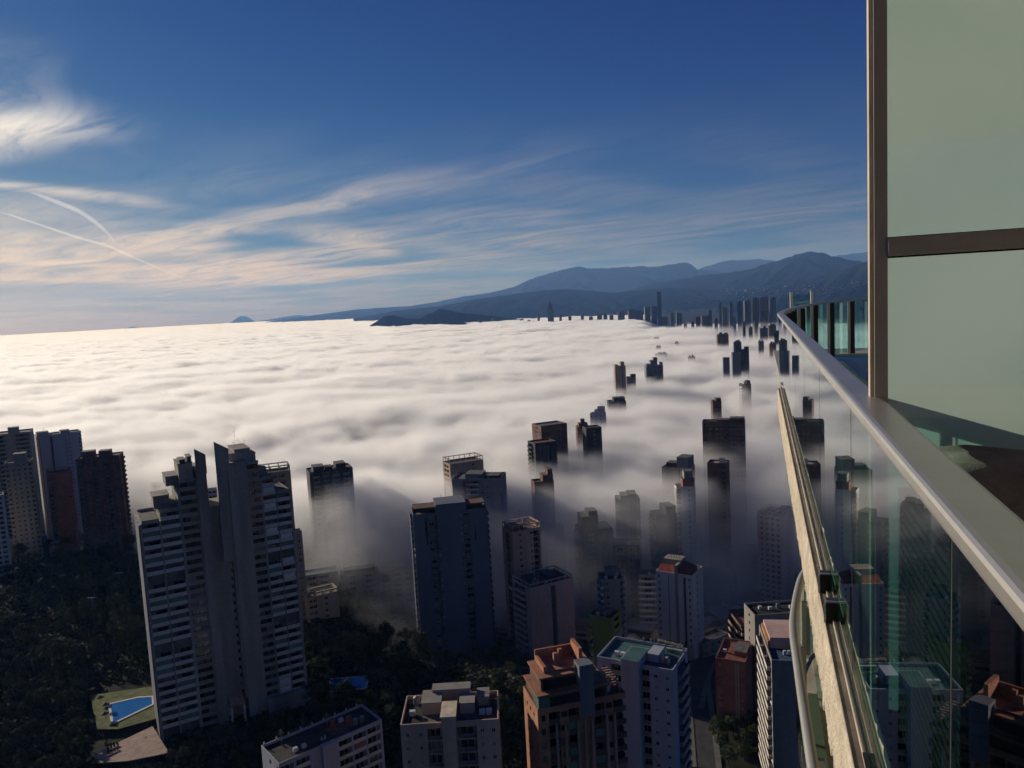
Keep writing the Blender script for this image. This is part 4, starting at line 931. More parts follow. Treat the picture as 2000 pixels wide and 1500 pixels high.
def tan_block(root, W, D, H, n, fh):
    lit = mat('roof_sunlit_cream', (0.62, 0.52, 0.38), 0.85, 0.2, 0.5)  # sunlight on the cap is put into this bright cream
    MB().box(-W * .075, W * .065, -D * .5 - 1.5, -D * .12, 0, H + 2.6).build('stair_tower', C_sand, root)
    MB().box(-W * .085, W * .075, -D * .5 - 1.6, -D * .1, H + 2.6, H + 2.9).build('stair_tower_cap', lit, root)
    for x0, x1, y0, y1, h in ((-.30, -.1, -.1, .35, 2.6), (.1, .25, -.15, .2, 2.4), (-.2, .2, .25, .48, 3.2), (.28, .40, .1, .42, 2.0)):
        b = MB().box(W * x0, W * x1, D * y0, D * y1, H + .12, H + h); b.cur = 1; b.box(W * x0 - .15, W * x1 + .15, D * y0 - .15, D * y1 + .15, H + h, H + h + .2); b.build('roof_room', [C_sand, C_grey], root)
    MB().box(W * .27, W * .47, -D * .45, D * .3, H + .121, H + .16).build('roof_terrace', ROOF_R, root)
    MB().box(-W * .48, -W * .3, -D * .45, D * .3, H + .121, H + .17).build('roof_terrace', mat('roof_bitumen', (0.018, 0.018, 0.02), 0.9), root)
T('apartment_block', 'tan block with a cream capped stair tower and terracotta roof terrace', 0, 0, 0, zroof=104, corners=((782, 1424), (974, 1412)), depth=12, wall=C_sand, par=C_grey, slab=C_sand,
  front=[('w', 2.6, {'k': 2, 'ww': .7, 'wh': .9}), ('R', 1.5, {'par': 1.0}), ('W', 1.4), ('R', 2.0, {'par': 1.0}), ('w', 2.2, {'k': 2, 'ww': .8, 'wh': .9})], left=[('w', 1, {'k': 2})], right=[('R', 1), ('W', 1)], extra=tan_block, deco=(('mast', .55, .9, 4), ('mast', .75, .9, 4), ('unit', .9, .3), ('unit', .83, .3), ('tank', .12, .8), ('unit', .1, .4)), category='apartment block', detail=True)
def brown_block(root, W, D, H, n, fh):
    stp = [(-.47, .30, -.42, .46, 3.1, 0), (-.42, .18, -.30, .44, 3.1, 3.1)]
    for x0, x1, y0, y1, h, z in stp:
        b = MB().box(W * x0, W * x1, D * y0, D * y1, H + .12 + z, H + .12 + z + h); b.cur = 1
        b.box(W * x0 - .5, W * x1 + .5, D * y0 - .6, D * y1 + .2, H + .12 + z + h, H + .4 + z + h); b.build('stepped_storey', [C_brown, C_orange], root)
        MB().box(W * x0 + .6, W * x1 - .6, D * y0 - .06, D * y0 - .01, H + .6 + z, H + 2.5 + z).build('window', GLASS, root)
    lit = mat('terrace_sunlit_red', (0.40, 0.17, 0.10), 0.9, 0.25, 0.6)  # sun on the top terrace is put into this brighter red
    z = H + 6.7
    b = MB().box(-W * .36, W * .10, -D * .18, D * .44, z, z + .25); b.build('roof_terrace', lit, root)
    b = MB()
    b.box(-W * .36, W * .10, D * .40, D * .44, z + .25, z + 2.4); b.box(W * .06, W * .10, -D * .1, D * .40, z + .25, z + 3.6); b.box(-W * .36, -W * .33, -D * .18, D * .40, z + .25, z + 1.3)
    b.build('roof_wall', lit, root)
    for x, y in ((-.2, .05), (-.12, .2)): MB().box(W * x, W * x + .8, D * y, D * y + .8, z + .25, z + 2.6).build('chimney', C_orange, root)
    MB().box(-W * .02, W * .14, -D * .52, -D * .2, H - 2.5, H + 8.6).build('lift_tower', C_bluegrey, root)
    for i in range(7):                                      # roof pergola beams at the right
        MB().box(W * .16, W * .47, -D * .40 + i * D * .11, -D * .40 + i * D * .11 + .35, H + 2.6, H + 2.9).build('pergola_beam', C_tan, root)
    for x in (.17, .31, .46):
        for y in (-.38, .28): MB().box(W * x - .12, W * x + .12, D * y, D * y + .25, H + .12, H + 2.6).build('pergola_post', C_tan, root)
    for x in (-.30, -.20, -.06, .02, .10, .27, .36): MB().box(W * x - .25, W * x + .25, -D * .5 - .45, -D * .5 - .01, 0, H - 3.0).build('pilaster', C_tan, root)
    MB().box(-W * .5 + .3, -W * .36, -D * .5 - .02, -D * .1, H + .9, H + 3.0).build('corner_pavilion', mat('roof_tile_green', (0.08, 0.13, 0.10), 0.8), root)
T('apartment_block', 'orange brown brick block with stepped terraces and sunlit left wall', 0, 0, 0, zroof=106, corners=((1050, 1394), (1222, 1360)), depth=10.5, wall=C_orange, par=C_brown, slab=C_brown, frame=FRAME_D,
  front=[('w', 1, {'ww': .9}), ('B', 1), ('w', .8), ('B', 1), ('W', .8), ('W', .6), ('B', 1), ('w', .8), ('B', 1.2)], left=[('w', 1, {'k': 3, 'ww': .8, 'wh': .9})], right=[('B', 1)], extra=brown_block, deco=(('unit', .85, .3), ('unit', .9, .5), ('mast', .8, .8, 6), ('mast', .3, .8, 11)), category='apartment block', detail=True, roofcol=ROOF_R)
teal = mat('roof_teal_membrane', (0.045, 0.12, 0.115), 0.7, 0.25, 0.5)
def blue_block(root, W, D, H, n, fh):
    MB().box(-W * .14, W * .09, -D * .5 - 1.7, -D * .02, 0, H + 2.3).build('stair_tower', C_blue, root)
    MB().box(-W * .13, W * .08, -D * .5 - 1.6, -D * .04, H + 2.3, H + 2.34).build('stair_tower_roof', teal, root)
    b = MB().box(W * .11, W * .26, -D * .2, D * .2, H + .12, H + 2.2); b.build('roof_room', C_blue, root)
    for i in range(6): MB().box(-W * .1 + i * W * .1, -W * .1 + i * W * .1 + .3, D * .5 - .35, D * .5 - .05, H + .9, H + 1.9).build('parapet_post', C_white, root)
    MB().box(W * .25, W * .47, D * .30, D * .36, H + .12, H + 1.2).build('roof_kerb', mat('kerb_mint', (0.28, 0.36, 0.26), 0.8), root)
T('apartment_block', 'blue white block with a teal roof and stacked corner balconies', 0, 0, 0, zroof=98, corners=((1166, 1288), (1314, 1316)), depth=13, wall=C_blue, par=C_grey, slab=C_blue,
  front=[('w', 1.6, {'ww': .8, 'wh': .8}), ('B', 1.2, {'par': 1.1}), ('W', 2), ('B', 1.3, {'par': 1.1}), ('w', 2.6, {'k': 2, 'ww': .9, 'wh': .9})], right=[('W', .3), ('P', 1), ('W', .1)], left=[('w', 1)], extra=blue_block, deco=(('unit', .2, .3), ('unit', .28, .3), ('unit', .72, .7), ('tank', .8, .35), ('tank', .87, .35), ('mast', .15, .75, 5), ('mast', .6, .8, 4)), category='apartment block', detail=True, roofcol=teal)
def brick_slim(root, W, D, H, n, fh):
    me = cached(('edgebox',), lambda: MB().box(-.7, .7, -.5, -.01, 1.0, 2.6).mesh('lit_balcony_edge', mat('balcony_edge_sunlit', (0.62, 0.56, 0.44), 0.8)))
    for f_ in range(n):
        if f_ % 3 != 1: obj('lit_balcony_edge', me, root, (-W / 2, -D * .2 + (f_ % 2), f_ * fh), -math.pi / 2)  # cream boxes: sun on the balcony edges, put into their colour
    for x in (.16, .24): MB().box(W * x, W * x + .4, -D / 2 - .3, -D / 2 - .01, 0, H).build('pilaster', C_tan, root)
T('apartment_block', 'narrow dark red brick block with sunlit balcony edges down its left side', 0, 0, 0, zroof=64, corners=((1397, 1289), (1456, 1298)), depth=17, wall=C_red, par=C_red, front=[('w', 1, {'ww': .8}), ('W', 1.2), ('W', .4), ('w', .8, {'ww': .6})], left=[('P', 1), ('W', .6)], right=[('W', 1)], extra=brick_slim, deco=(('unit', .2, .4), ('mast', .3, .7, 4)), pent=[(.55, .95, .3, .8, 1.6)], category='apartment block', detail=True, roofcol=ROOF_R)
T('apartment_block', 'small block with pale terraces left of the tall grey block', 0, 0, 0, zroof=60, corners=((1447, 1226), (1480, 1224)), depth=16, wall=C_brown, par=C_tan, front=[('P', 1.2), ('W', .5)], left=[('P', 1)], category='apartment block', detail=False, roofcol=ROOF_R)
T('apartment_tower', 'plain grey brown block with vents on its dark roof, behind the grey one', 0, 0, 0, zroof=76, corners=((1474, 1206), (1592, 1198)), depth=11, wall=C_grey, front=[('W', 1), ('W', 1)], left=[('w', 1)], deco=(('unit', .2, .6), ('unit', .35, .5), ('tank', .5, .6), ('unit', .7, .5)), detail=True, roofcol=mat('roof_bitumen', (0.018, 0.018, 0.02), 0.9))
def grey_front(root, W, D, H, n, fh):
    MB().box(-W * .40, W * .45, -D * .12, D * .42, H + .12, H + 3.4).build('penthouse', C_pink, root)
    MB().box(-W * .46, -W * .40, -D * .12, D * .42, H + .12, H + 2.4).build('terrace_screen', C_orange, root)
    MB().box(-W * .42, W * .48, -D * .46, -D * .2, H + .121, H + .17).build('roof_terrace', mat('terrace_blue', (0.05, 0.08, 0.14), 0.8), root)
    for x in (-.1, .02): MB().box(W * x, W * x + .8, -D * .3, -D * .3 + .7, H + .17, H + 1.4).build('terrace_chair', FRAME_W, root)
T('apartment_tower', 'blank grey end wall with golden balconies along its left side, beside our ledge', 0, 0, 0, zroof=86, corners=((1507, 1295), (1580, 1297)), depth=24, wall=C_grey, par=C_white, front=[('W', 4), ('w', .8, {'ww': .7, 'wh': .8})], left=[('P', 1), ('W', .08), ('P', 1), ('W', .08), ('P', 1)], extra=grey_front, detail=True)

# low blocks in the streets
low_specs = [((1230, 1262), (1258, 1256), 36, 9, C_white, 'small white shed roof behind the teal roofed block'), ((1262, 1262), (1332, 1272), 42, 18, C_dark, 'black hall with a low dark roof at the foot of the red roofed tower'),
             ((1372, 1262), (1424, 1240), 40, 8, C_beige, 'low pale arcade with dark arches beside the street'), ((1376, 1238), (1420, 1222), 40, 6, C_tan, 'narrow pale roof strip behind the arcade'),
             ((975, 1300), (1030, 1296), 32, 14, C_dark, 'low dark roofed block at the right foot of the slate blue slab'), ((1420, 1090), (1500, 1085), 34, 20, C_grey, 'flat grey block in the misty streets above the brick block'),
             ((1380, 1130), (1440, 1126), 34, 16, C_beige, 'dim flat block right of the white red roofed tower'), ((20, 1062), (92, 1048), 52, 14, C_bluegrey, 'long low house with a cream lit roof above the pine wood'),
             ((100, 1062), (118, 1056), 54, 10, C_white, 'small white house among the pines')]
for c0, c1, z_, dp, m_, lab in low_specs:
    lit = mat('roof_sunlit_cream', (0.62, 0.52, 0.38), 0.85, 0.2, 0.5)  # sunlit look of these low roofs comes from the cream colour
    if c0[0] < 200:
        d_ = 572.0; z_ = CAM_Z + pix_dir(*c0).z / math.hypot(pix_dir(*c0).x, pix_dir(*c0).y) * d_
    T('low_building', lab, 0, 0, 0, zroof=z_, corners=(c0, c1), depth=dp, wall=m_, front=[('w', 1, {'k': 4})], category='building', inset=.6, zb=z_ - 9.2 if c0[0] > 200 else z_ - 4.0, roofcol=lit if (m_ is C_white or c0[0] < 200) else None, detail=False)
rl = random.Random(11); cnt = 0
taken = []
while cnt < 46:
    px, py = rl.uniform(1010, 1600), rl.uniform(1010, 1230)
    z_ = rl.uniform(22, 33); q = pix_z(px, py, z_)
    if q.y < 330 or any((q.x - a) ** 2 + (q.y - b) ** 2 < 26 ** 2 for a, b in taken): continue
    taken.append((q.x, q.y)); cnt += 1
    w_ = rl.uniform(10, 20); dd_ = rl.uniform(9, 16)
    m_ = [C_grey, C_beige, C_brown, C_white, C_pink, C_dark][cnt % 6]
    root = thing('low_house', 'low flat roofed block in the dim streets under the thin fog', 'building', (q.x, q.y, gz(q.x, q.y)), rl.uniform(-.5, .5), 'low blocks in the dim streets')
    h_ = max(6.0, z_ - gz(q.x, q.y))
    MB().box(-w_ / 2, w_ / 2, -dd_ / 2, dd_ / 2, -6, h_).build('wall', m_, root)
    MB().box(-w_ / 2 - .3, w_ / 2 + .3, -dd_ / 2 - .3, dd_ / 2 + .3, h_, h_ + .5).build('roof', [ROOF_G, ROOF_R, C_grey][cnt % 3], root)
    b = MB()
    for f_ in range(int(h_ // 3)): b.box(-w_ * .42, w_ * .42, -dd_ / 2 - .04, -dd_ / 2 - .005, f_ * 3 + 1.0, f_ * 3 + 2.2)
    if b.v: b.build('window_row', GLASS, root, kind='stuff')
# small houses on the far slopes
rh = random.Random(3)
hm = [MB().box(-6, 6, -5, 5, -3, 6).mesh('house_wall', C_beige), MB().add([(-6.6, -5.6, 6), (6.6, -5.6, 6), (6.6, 5.6, 6), (-6.6, 5.6, 6), (-6.6, 0, 8.6), (6.6, 0, 8.6)], [(0, 1, 5, 4), (2, 3, 4, 5), (0, 4, 3), (1, 2, 5), (0, 3, 2, 1)]).mesh('house_roof', ROOF_R)]
dg = bpy.context.evaluated_depsgraph_get()
hill_objs = [o for o in bpy.data.objects if o.name in ('foothill', 'low_hills', 'mountain_slope', 'ground')]
from mathutils.bvhtree import BVHTree
trees_ = []
for o in hill_objs:
    me = o.data; trees_.append(BVHTree.FromPolygons([v.co for v in me.vertices], [p.vertices for p in me.polygons]))
def hit(px, py):
    d = pix_dir(px, py); best = None
    for t_ in trees_:
        r_ = t_.ray_cast(CAM, d)
        if r_[0] is not None and (best is None or r_[3] < best[1]): best = (r_[0], r_[3])
    return best[0] if best else None
k = 0
while k < 110:
    px = rh.uniform(1400, 1708); py = 572 - (px - 1400) * 0.055 + rh.gauss(0, 7)
    p = hit(px, py)
    k += 1
    if p is None: continue
    root = thing('hillside_house', 'tiny pale house on the far slope above the skyline', 'house', (p.x, p.y, p.z), rh.uniform(0, 3), 'houses on the far slope')
    s_ = rh.uniform(.6, 1.5); root.scale = (s_, s_, s_)
    obj('wall', hm[0], root); obj('roof', hm[1], root)
# ------------------------------------------------------------------ gardens, pools, roads
def sheet(name, pts, z, m, label=None, cat=None, kind='structure', th=0.25):
    """flat slab with the given outline (photograph corners laid on the ground height z)"""
    P = [pix_z(x, y, z) for x, y in pts]
    poly = [(p.x, p.y) for p in P]
    ar = sum(poly[i][0] * poly[(i + 1) % len(poly)][1] - poly[(i + 1) % len(poly)][0] * poly[i][1] for i in range(len(poly)))
    if ar < 0: poly.reverse()
    o = MB().prism(poly, z - th, z).build(name, m)
    return tag(o, label, cat, None, kind)
M_lawn = mat('lawn_grass', (0.10, 0.12, 0.03), 0.95, 0.35, 0.4)
M_pave = mat('terrace_pink_paving', (0.36, 0.26, 0.20), 0.9, 0.2, 0.6)
M_water = mat('pool_water', (0.03, 0.16, 0.42), 0.06, 0.15, 0.8, spec=0.5)
M_coping = mat('pool_coping', (0.6, 0.57, 0.5), 0.8, 0.1)
GZ = 49.2
sheet('lawn', [(176, 1358), (300, 1340), (318, 1400), (230, 1424), (190, 1424)], GZ, M_lawn, 'sunlit lawn round the swimming pool')
sheet('terrace', [(165, 1492), (205, 1462), (298, 1418), (330, 1470), (250, 1486)], GZ, M_pave, 'pink paved terrace below the pool')
def pool(pts, z, label):
    P = [pix_z(x, y, z) for x, y in pts]; c = sum(P, Vector()) / len(P)
    root = thing('swimming_pool', label, 'swimming pool', (c.x, c.y, z))
    poly = [(p.x - c.x, p.y - c.y) for p in P]
    if sum(poly[i][0] * poly[(i + 1) % len(poly)][1] - poly[(i + 1) % len(poly)][0] * poly[i][1] for i in range(len(poly))) < 0: poly.reverse()
    MB().prism([(x * 1.0, y * 1.0) for x, y in poly], .01, .12).build('water', M_water, root)
    n = len(poly)
    for i in range(n):
        a, b_ = Vector(poly[i]), Vector(poly[(i + 1) % n]); d = (b_ - a).normalized(); nn = Vector((d.y, -d.x))
        q = [a + nn * .02 - d * .3, b_ + nn * .02 + d * .3, b_ + nn * .9 + d * .3, a + nn * .9 - d * .3]
        qq = [(v.x, v.y) for v in q]
        if sum(qq[k][0] * qq[(k + 1) % 4][1] - qq[(k + 1) % 4][0] * qq[k][1] for k in range(4)) < 0: qq.reverse()
        MB().prism(qq, .005 + .003 * i, .22 + .004 * i).build('coping', M_coping, root)
pool([(216, 1376), (268, 1364), (296, 1362), (297, 1376), (222, 1412)], GZ + .02, 'bright blue pool with white coping on the lawn beside the twin tower')
pool([(644, 1328), (718, 1322), (712, 1344), (650, 1350)], gz(-70, 285) + 1.2, 'dim blue pool among the dark trees below the slate blue slab')
M_wood = mat('lounger_wood', (0.10, 0.07, 0.05), 0.8)
M_par = mat('parasol_straw', (0.16, 0.13, 0.09), 0.95)
def parasol(px, py, lab):
    p = pix_z(px, py, GZ); root = thing('parasol', lab, 'parasol', (p.x, p.y, GZ), 0, 'straw parasols by the pool')
    MB().cyl(0, 0, 0, 2.3, .05, 6).build('pole', M_wood, root); MB().cyl(0, 0, 2.0, 2.8, 1.5, 12, .05).build('canopy', M_par, root)
for i, (x, y) in enumerate(((196, 1372), (207, 1386), (206, 1404))):
    parasol(x, y, ['straw parasol nearest the far corner of the sunlit lawn', 'straw parasol in the middle of the three on the lawn', 'straw parasol nearest the terrace on the lawn'][i])
def lounger(p, rz, lab):
    root = thing('sun_lounger', lab, 'sun lounger', p, rz, 'loungers on the pink terrace')
    MB().box(-.35, .35, -.95, .4, .28, .36).build('seat', M_wood, root)
    MB().add([(-.35, .4, .28), (.35, .4, .28), (.35, 1.0, .8), (-.35, 1.0, .8), (-.35, .4, .36), (.35, .4, .36), (.35, .97, .87), (-.35, .97, .87)], [(0, 3, 2, 1), (4, 5, 6, 7), (0, 1, 5, 4), (1, 2, 6, 5), (2, 3, 7, 6), (3, 0, 4, 7)]).build('backrest', M_wood, root)
    for x in (-.3, .3):
        for y in (-.85, .3): MB().box(x - .03, x + .03, y - .03, y + .03, 0, .28).build('leg', M_wood, root)
for i in range(8):
    p = pix_z(212 + (i % 4) * 6, 1466 + (i // 4) * 8 - (i % 4) * 3, GZ); lounger((p.x, p.y, GZ), .6, 'dark sun lounger in the cluster on the pink terrace')
# retaining wall and the winding path at the left
M_asph = mat('asphalt', (0.05, 0.05, 0.052), 0.95, 0.3, 0.3); M_kerb = mat('kerb_stone', (0.13, 0.125, 0.115), 0.9, 0.2, 0.5)
def road(name, pts, width, m, kerb=True, label=None, lift=0.25):
    """road laid over the ground: pts are photograph pixels walked along the ground"""
    P = []
    for x, y in pts:
        p = pix_z(x, y, 44.0)
        for _ in range(6): p = pix_z(x, y, gz(p.x, p.y) + lift)
        P.append(p)
    Q = []
    for i in range(len(P) - 1):
        for k in range(8): Q.append(P[i].lerp(P[i + 1], k / 8))
    Q.append(P[-1])
    for q in Q: q.z = gz(q.x, q.y) + lift
    L, Rr = [], []
    for i, p in enumerate(Q):
        d = (Q[min(i + 1, len(Q) - 1)] - Q[max(i - 1, 0)]); d.z = 0; d.normalize(); n_ = Vector((-d.y, d.x, 0))
        L.append((p, n_))
    def strip(a, b_, z0, z1, nm, mm, par=None, **kw):
        vs = []; fs = []
        for p, n_ in L:
            for o_, z in ((a, z0), (b_, z0), (b_, z1), (a, z1)): vs.append((p.x + n_.x * o_, p.y + n_.y * o_, p.z + z))
        for i in range(len(L) - 1):
            for k in range(4): fs.append((i * 4 + k, i * 4 + (k + 1) % 4, (i + 1) * 4 + (k + 1) % 4, (i + 1) * 4 + k))
        fs += [(3, 2, 1, 0), tuple(len(vs) - 4 + k for k in range(4))]
        return MB().add(vs, fs).build(nm, mm, par, **kw)
    r_ = strip(-width / 2, width / 2, -.6, 0, name, m, None, kind='structure')
    if kerb:
        strip(-width / 2 - 1.8, -width / 2 - .01, -.6, .14, 'pavement', M_kerb, None, kind='structure'); strip(width / 2 + .01, width / 2 + 1.8, -.6, .14, 'pavement', M_kerb, None, kind='structure')
        for i in range(0, len(L) - 1, 2):
            pass
    return r_
road('path', [(10, 1520), (60, 1470), (95, 1430), (105, 1405), (150, 1388)], 2.6, M_kerb, False)
road('road', [(1345, 1380), (1362, 1318), (1392, 1268), (1440, 1215), (1500, 1165), (1600, 1110)], 7, M_asph)
road('road', [(1380, 1500), (1372, 1420), (1362, 1330)], 6, M_asph)
road('road', [(1130, 1320), (1240, 1250), (1380, 1180), (1520, 1090)], 6, M_asph)
road('road', [(960, 1330), (1020, 1312), (1080, 1318), (1130, 1330)], 6, M_asph)

# ------------------------------------------------------------------ trees
M_bark = mat('pine_bark', (0.07, 0.05, 0.035), 0.95, 0.3, 2.0)
def leafmat(name, c, c2):
    m = mat(name, c, 0.85, 0.5, 0.9, col2=c2, spec=0.15); return m
LEAF = [leafmat('pine_needles', (0.060, 0.076, 0.026), (0.020, 0.028, 0.013)), leafmat('carob_leaves', (0.050, 0.070, 0.028), (0.017, 0.028, 0.013)), leafmat('garden_leaves', (0.060, 0.072, 0.020), (0.022, 0.030, 0.010))]
def crown_mesh(seed, kind, m):
    r_ = random.Random(seed); vs = []; fs = []
    clumps = []
    if kind == 'umbrella':
        for i in range(34):
            a, q = r_.uniform(0, 6.28), math.sqrt(r_.random()); clumps.append((q * 3.6 * math.cos(a), q * 3.6 * math.sin(a), 6.2 + (1 - q * q) * 2.4 + r_.uniform(-.6, .5), r_.uniform(.8, 1.35)))
    elif kind == 'cone':
        for i in range(40):
            h = r_.random() ** .8; a = r_.uniform(0, 6.28); q = (1 - h) * 2.9 * r_.uniform(.5, 1); clumps.append((q * math.cos(a), q * math.sin(a), 2.2 + h * 8.2, r_.uniform(.65, 1.1)))
    else:
        for i in range(42):
            a, b = r_.uniform(0, 6.28), r_.uniform(-.4, 1.4); q = r_.uniform(.55, 1)
            clumps.append((3.1 * q * math.cos(a) * math.cos(b), 3.1 * q * math.sin(a) * math.cos(b), 4.2 + 2.7 * q * math.sin(b), r_.uniform(.8, 1.4)))
    for cx, cy_, cz, s in clumps:
        for k in range(46):
            u = Vector((r_.gauss(0, 1), r_.gauss(0, 1), r_.gauss(0, .8))).normalized() * s * r_.random() ** .4
            p = Vector((cx, cy_, cz)) + u
            a = Vector((r_.gauss(0, 1), r_.gauss(0, 1), r_.gauss(0, 1))).normalized(); b = a.cross(u.normalized() if u.length > .01 else Vector((0, 0, 1))).normalized()
            l, w = r_.uniform(.22, .42), r_.uniform(.10, .20)
            o = len(vs); vs += [tuple(p - a * l), tuple(p + b * w), tuple(p + a * l), tuple(p - b * w)]; fs.append((o, o + 1, o + 2, o + 3))
    return MB().add(vs, fs).mesh('crown', m)
def trunk_mesh(seed, kind):
    r_ = random.Random(seed); b = MB()
    top = {'umbrella': 6.6, 'cone': 8.5, 'round': 4.6}[kind]
    b.tube([(0, 0, -1.5), (r_.uniform(-.2, .2), .1, top * .4), (r_.uniform(-.4, .4), r_.uniform(-.3, .3), top)], [.30, .22, .08], 7)
    for i in range(5):
        a = r_.uniform(0, 6.28); z = top * r_.uniform(.5, .85)
        b.tube([(0, 0, z), (1.1 * math.cos(a), 1.1 * math.sin(a), z + .7), (2.3 * math.cos(a), 2.3 * math.sin(a), z + 1.3)], [.11, .07, .03], 5)
    return b.mesh('trunk', M_bark, True)
KINDS = ['umbrella', 'round', 'cone', 'umbrella', 'round', 'round']
TREES = [(crown_mesh(i + 1, k, LEAF[[0, 1, 0, 0, 1, 2][i]]), trunk_mesh(i + 20, k)) for i, k in enumerate(KINDS)]
rt = random.Random(21)
def tree(x, y, v, s, label, group, name='pine_tree'):
    root = thing(name, label, 'tree', (x, y, gz(x, y)), rt.uniform(0, 6.28), group); root.scale = (s, s, s * rt.uniform(.9, 1.15))
    obj('trunk', TREES[v][1], root); obj('crown', TREES[v][0], root)
spots = []
def far_enough(x, y, r_): return all((x - a) ** 2 + (y - b) ** 2 > r_ * r_ for a, b in spots)
def inpix(px0, px1, py0, py1, k, lab, grp, vs, smin, smax, gap, avoid=lambda px, py: False, name='pine_tree', tries=9000):
    c = 0
    while c < k and tries > 0:
        tries -= 1
        px, py = rt.uniform(px0, px1), rt.uniform(py0, py1)
        if avoid(px, py): continue
        p = pix_z(px, py, 45.0)
        for _ in range(5): p = pix_z(px, py, gz(p.x, p.y))
        if not far_enough(p.x, p.y, gap): continue
        spots.append((p.x, p.y)); tree(p.x, p.y, rt.choice(vs), rt.uniform(smin, smax), lab, grp, name); c += 1
def av_left(px, py):
    if 165 < px < 345 and 1338 < py < 1500: return True
    if px > 255 + (py - 1020) * 0.13 and py > 1000: return True
    if 20 < px < 165 and abs((py - 1395) - (150 - px) * .8) < 16 and py > 1380: return True
    if px < 130 and 1040 < py < 1068: return True
    return 150 < px < 330 and 1290 < py < 1345
inpix(-60, 330, 1045, 1120, 60, 'dark pine in the wood on the slope below the far left towers', 'pines in the wood', (0, 3, 1, 4), .85, 1.35, 6.0, av_left)
inpix(-60, 300, 1120, 1330, 120, 'dark pine in the wood on the slope below the far left towers', 'pines in the wood', (0, 3, 1, 4, 2), .85, 1.3, 5.0, av_left)
inpix(-60, 190, 1330, 1520, 46, 'dark pine beside the winding path at the lower left', 'pines by the path', (0, 1, 4, 2), .6, 1.0, 4.6, av_left)
inpix(335, 620, 1420, 1510, 26, 'garden tree in the shade at the foot of the twin tower', 'trees at the twin tower foot', (1, 4, 5), .5, .8, 5.0, lambda px, py: py < 1478 - (px - 340) * .30, 'garden_tree')
inpix(600, 830, 1262, 1345, 40, 'dark bushy tree between the twin tower and the slate blue slab', 'trees below the slab', (1, 4, 0), .9, 1.5, 6.0, lambda px, py: 636 < px < 726 and 1316 < py < 1358, 'bushy_tree')
inpix(600, 1030, 1345, 1420, 34, 'dark bushy tree in the gully above the tan block', 'trees in the gully', (1, 4, 5), .7, 1.1, 6.0, lambda px, py: 625 < px < 740 and py < 1362, 'bushy_tree')
inpix(975, 1070, 1262, 1330, 14, 'misty tree at the foot of the pinkish block', 'trees by the pinkish block', (1, 5), .6, 1.0, 6.0, name='bushy_tree')
inpix(1400, 1500, 1420, 1500, 14, 'dark tree below the red brick block', 'trees below the brick block', (1, 4, 5), .6, 1.0, 5.0, name='bushy_tree')
inpix(1120, 1500, 1090, 1260, 26, 'street tree in the dim streets under the thin fog', 'street trees in the dim streets', (1, 5), .5, .9, 9.0, name='street_tree')
for px, py, lab in ((185, 1225, 'slim lamp mast with a cross arm in the dark wood, lower one'), (238, 1172, 'slim lamp mast with a cross arm in the dark wood, nearer the twin tower')):
    p = pix_z(px, py, 46.0); root = thing('lamp_mast', lab, 'lamp mast', (p.x, p.y, gz(p.x, p.y)))
    MB().cyl(0, 0, 0, 14.0, .16, 8, .08).build('pole', METAL, root)
    MB().box(-1.6, 1.6, -.06, .06, 13.6, 13.75).build('cross_arm', METAL, root)
    for x in (-1.5, -.5, .5, 1.5): MB().box(x - .2, x + .2, -.3, .1, 13.76, 14.0).build('lamp_head', FRAME_W, root)
# undergrowth: nobody could count these tufts
def undergrowth():
    r_ = random.Random(9); vs = []; fs = []
    for i in range(26000):
        px, py = r_.uniform(-60, 1020), r_.uniform(1060, 1520)
        if 170 < px < 340 and 1335 < py < 1495 and r_.random() < .93: continue
        p = pix_z(px, py, 45.0)
        for _ in range(3): p = pix_z(px, py, gz(p.x, p.y))
        z = gz(p.x, p.y) + r_.uniform(-.2, .9)
        for k in range(3):
            a = r_.uniform(0, 3.14); l = r_.uniform(.3, .9); h = r_.uniform(.3, .9); t_ = r_.uniform(-.4, .4)
            ox, oy = p.x + r_.uniform(-.6, .6), p.y + r_.uniform(-.6, .6); o = len(vs)
            vs += [(ox - l * math.cos(a), oy - l * math.sin(a), z), (ox + l * math.cos(a), oy + l * math.sin(a), z), (ox + l * .5 * math.cos(a) + t_, oy + l * .5 * math.sin(a) - t_, z + h), (ox - l * .5 * math.cos(a) + t_, oy - l * .5 * math.sin(a) - t_, z + h)]
            fs.append((o, o + 1, o + 2, o + 3))
    tag(MB().add(vs, fs).build('undergrowth', LEAF[1]), 'dark scrub covering the slope between the pines', 'scrub', None, 'stuff')
undergrowth()
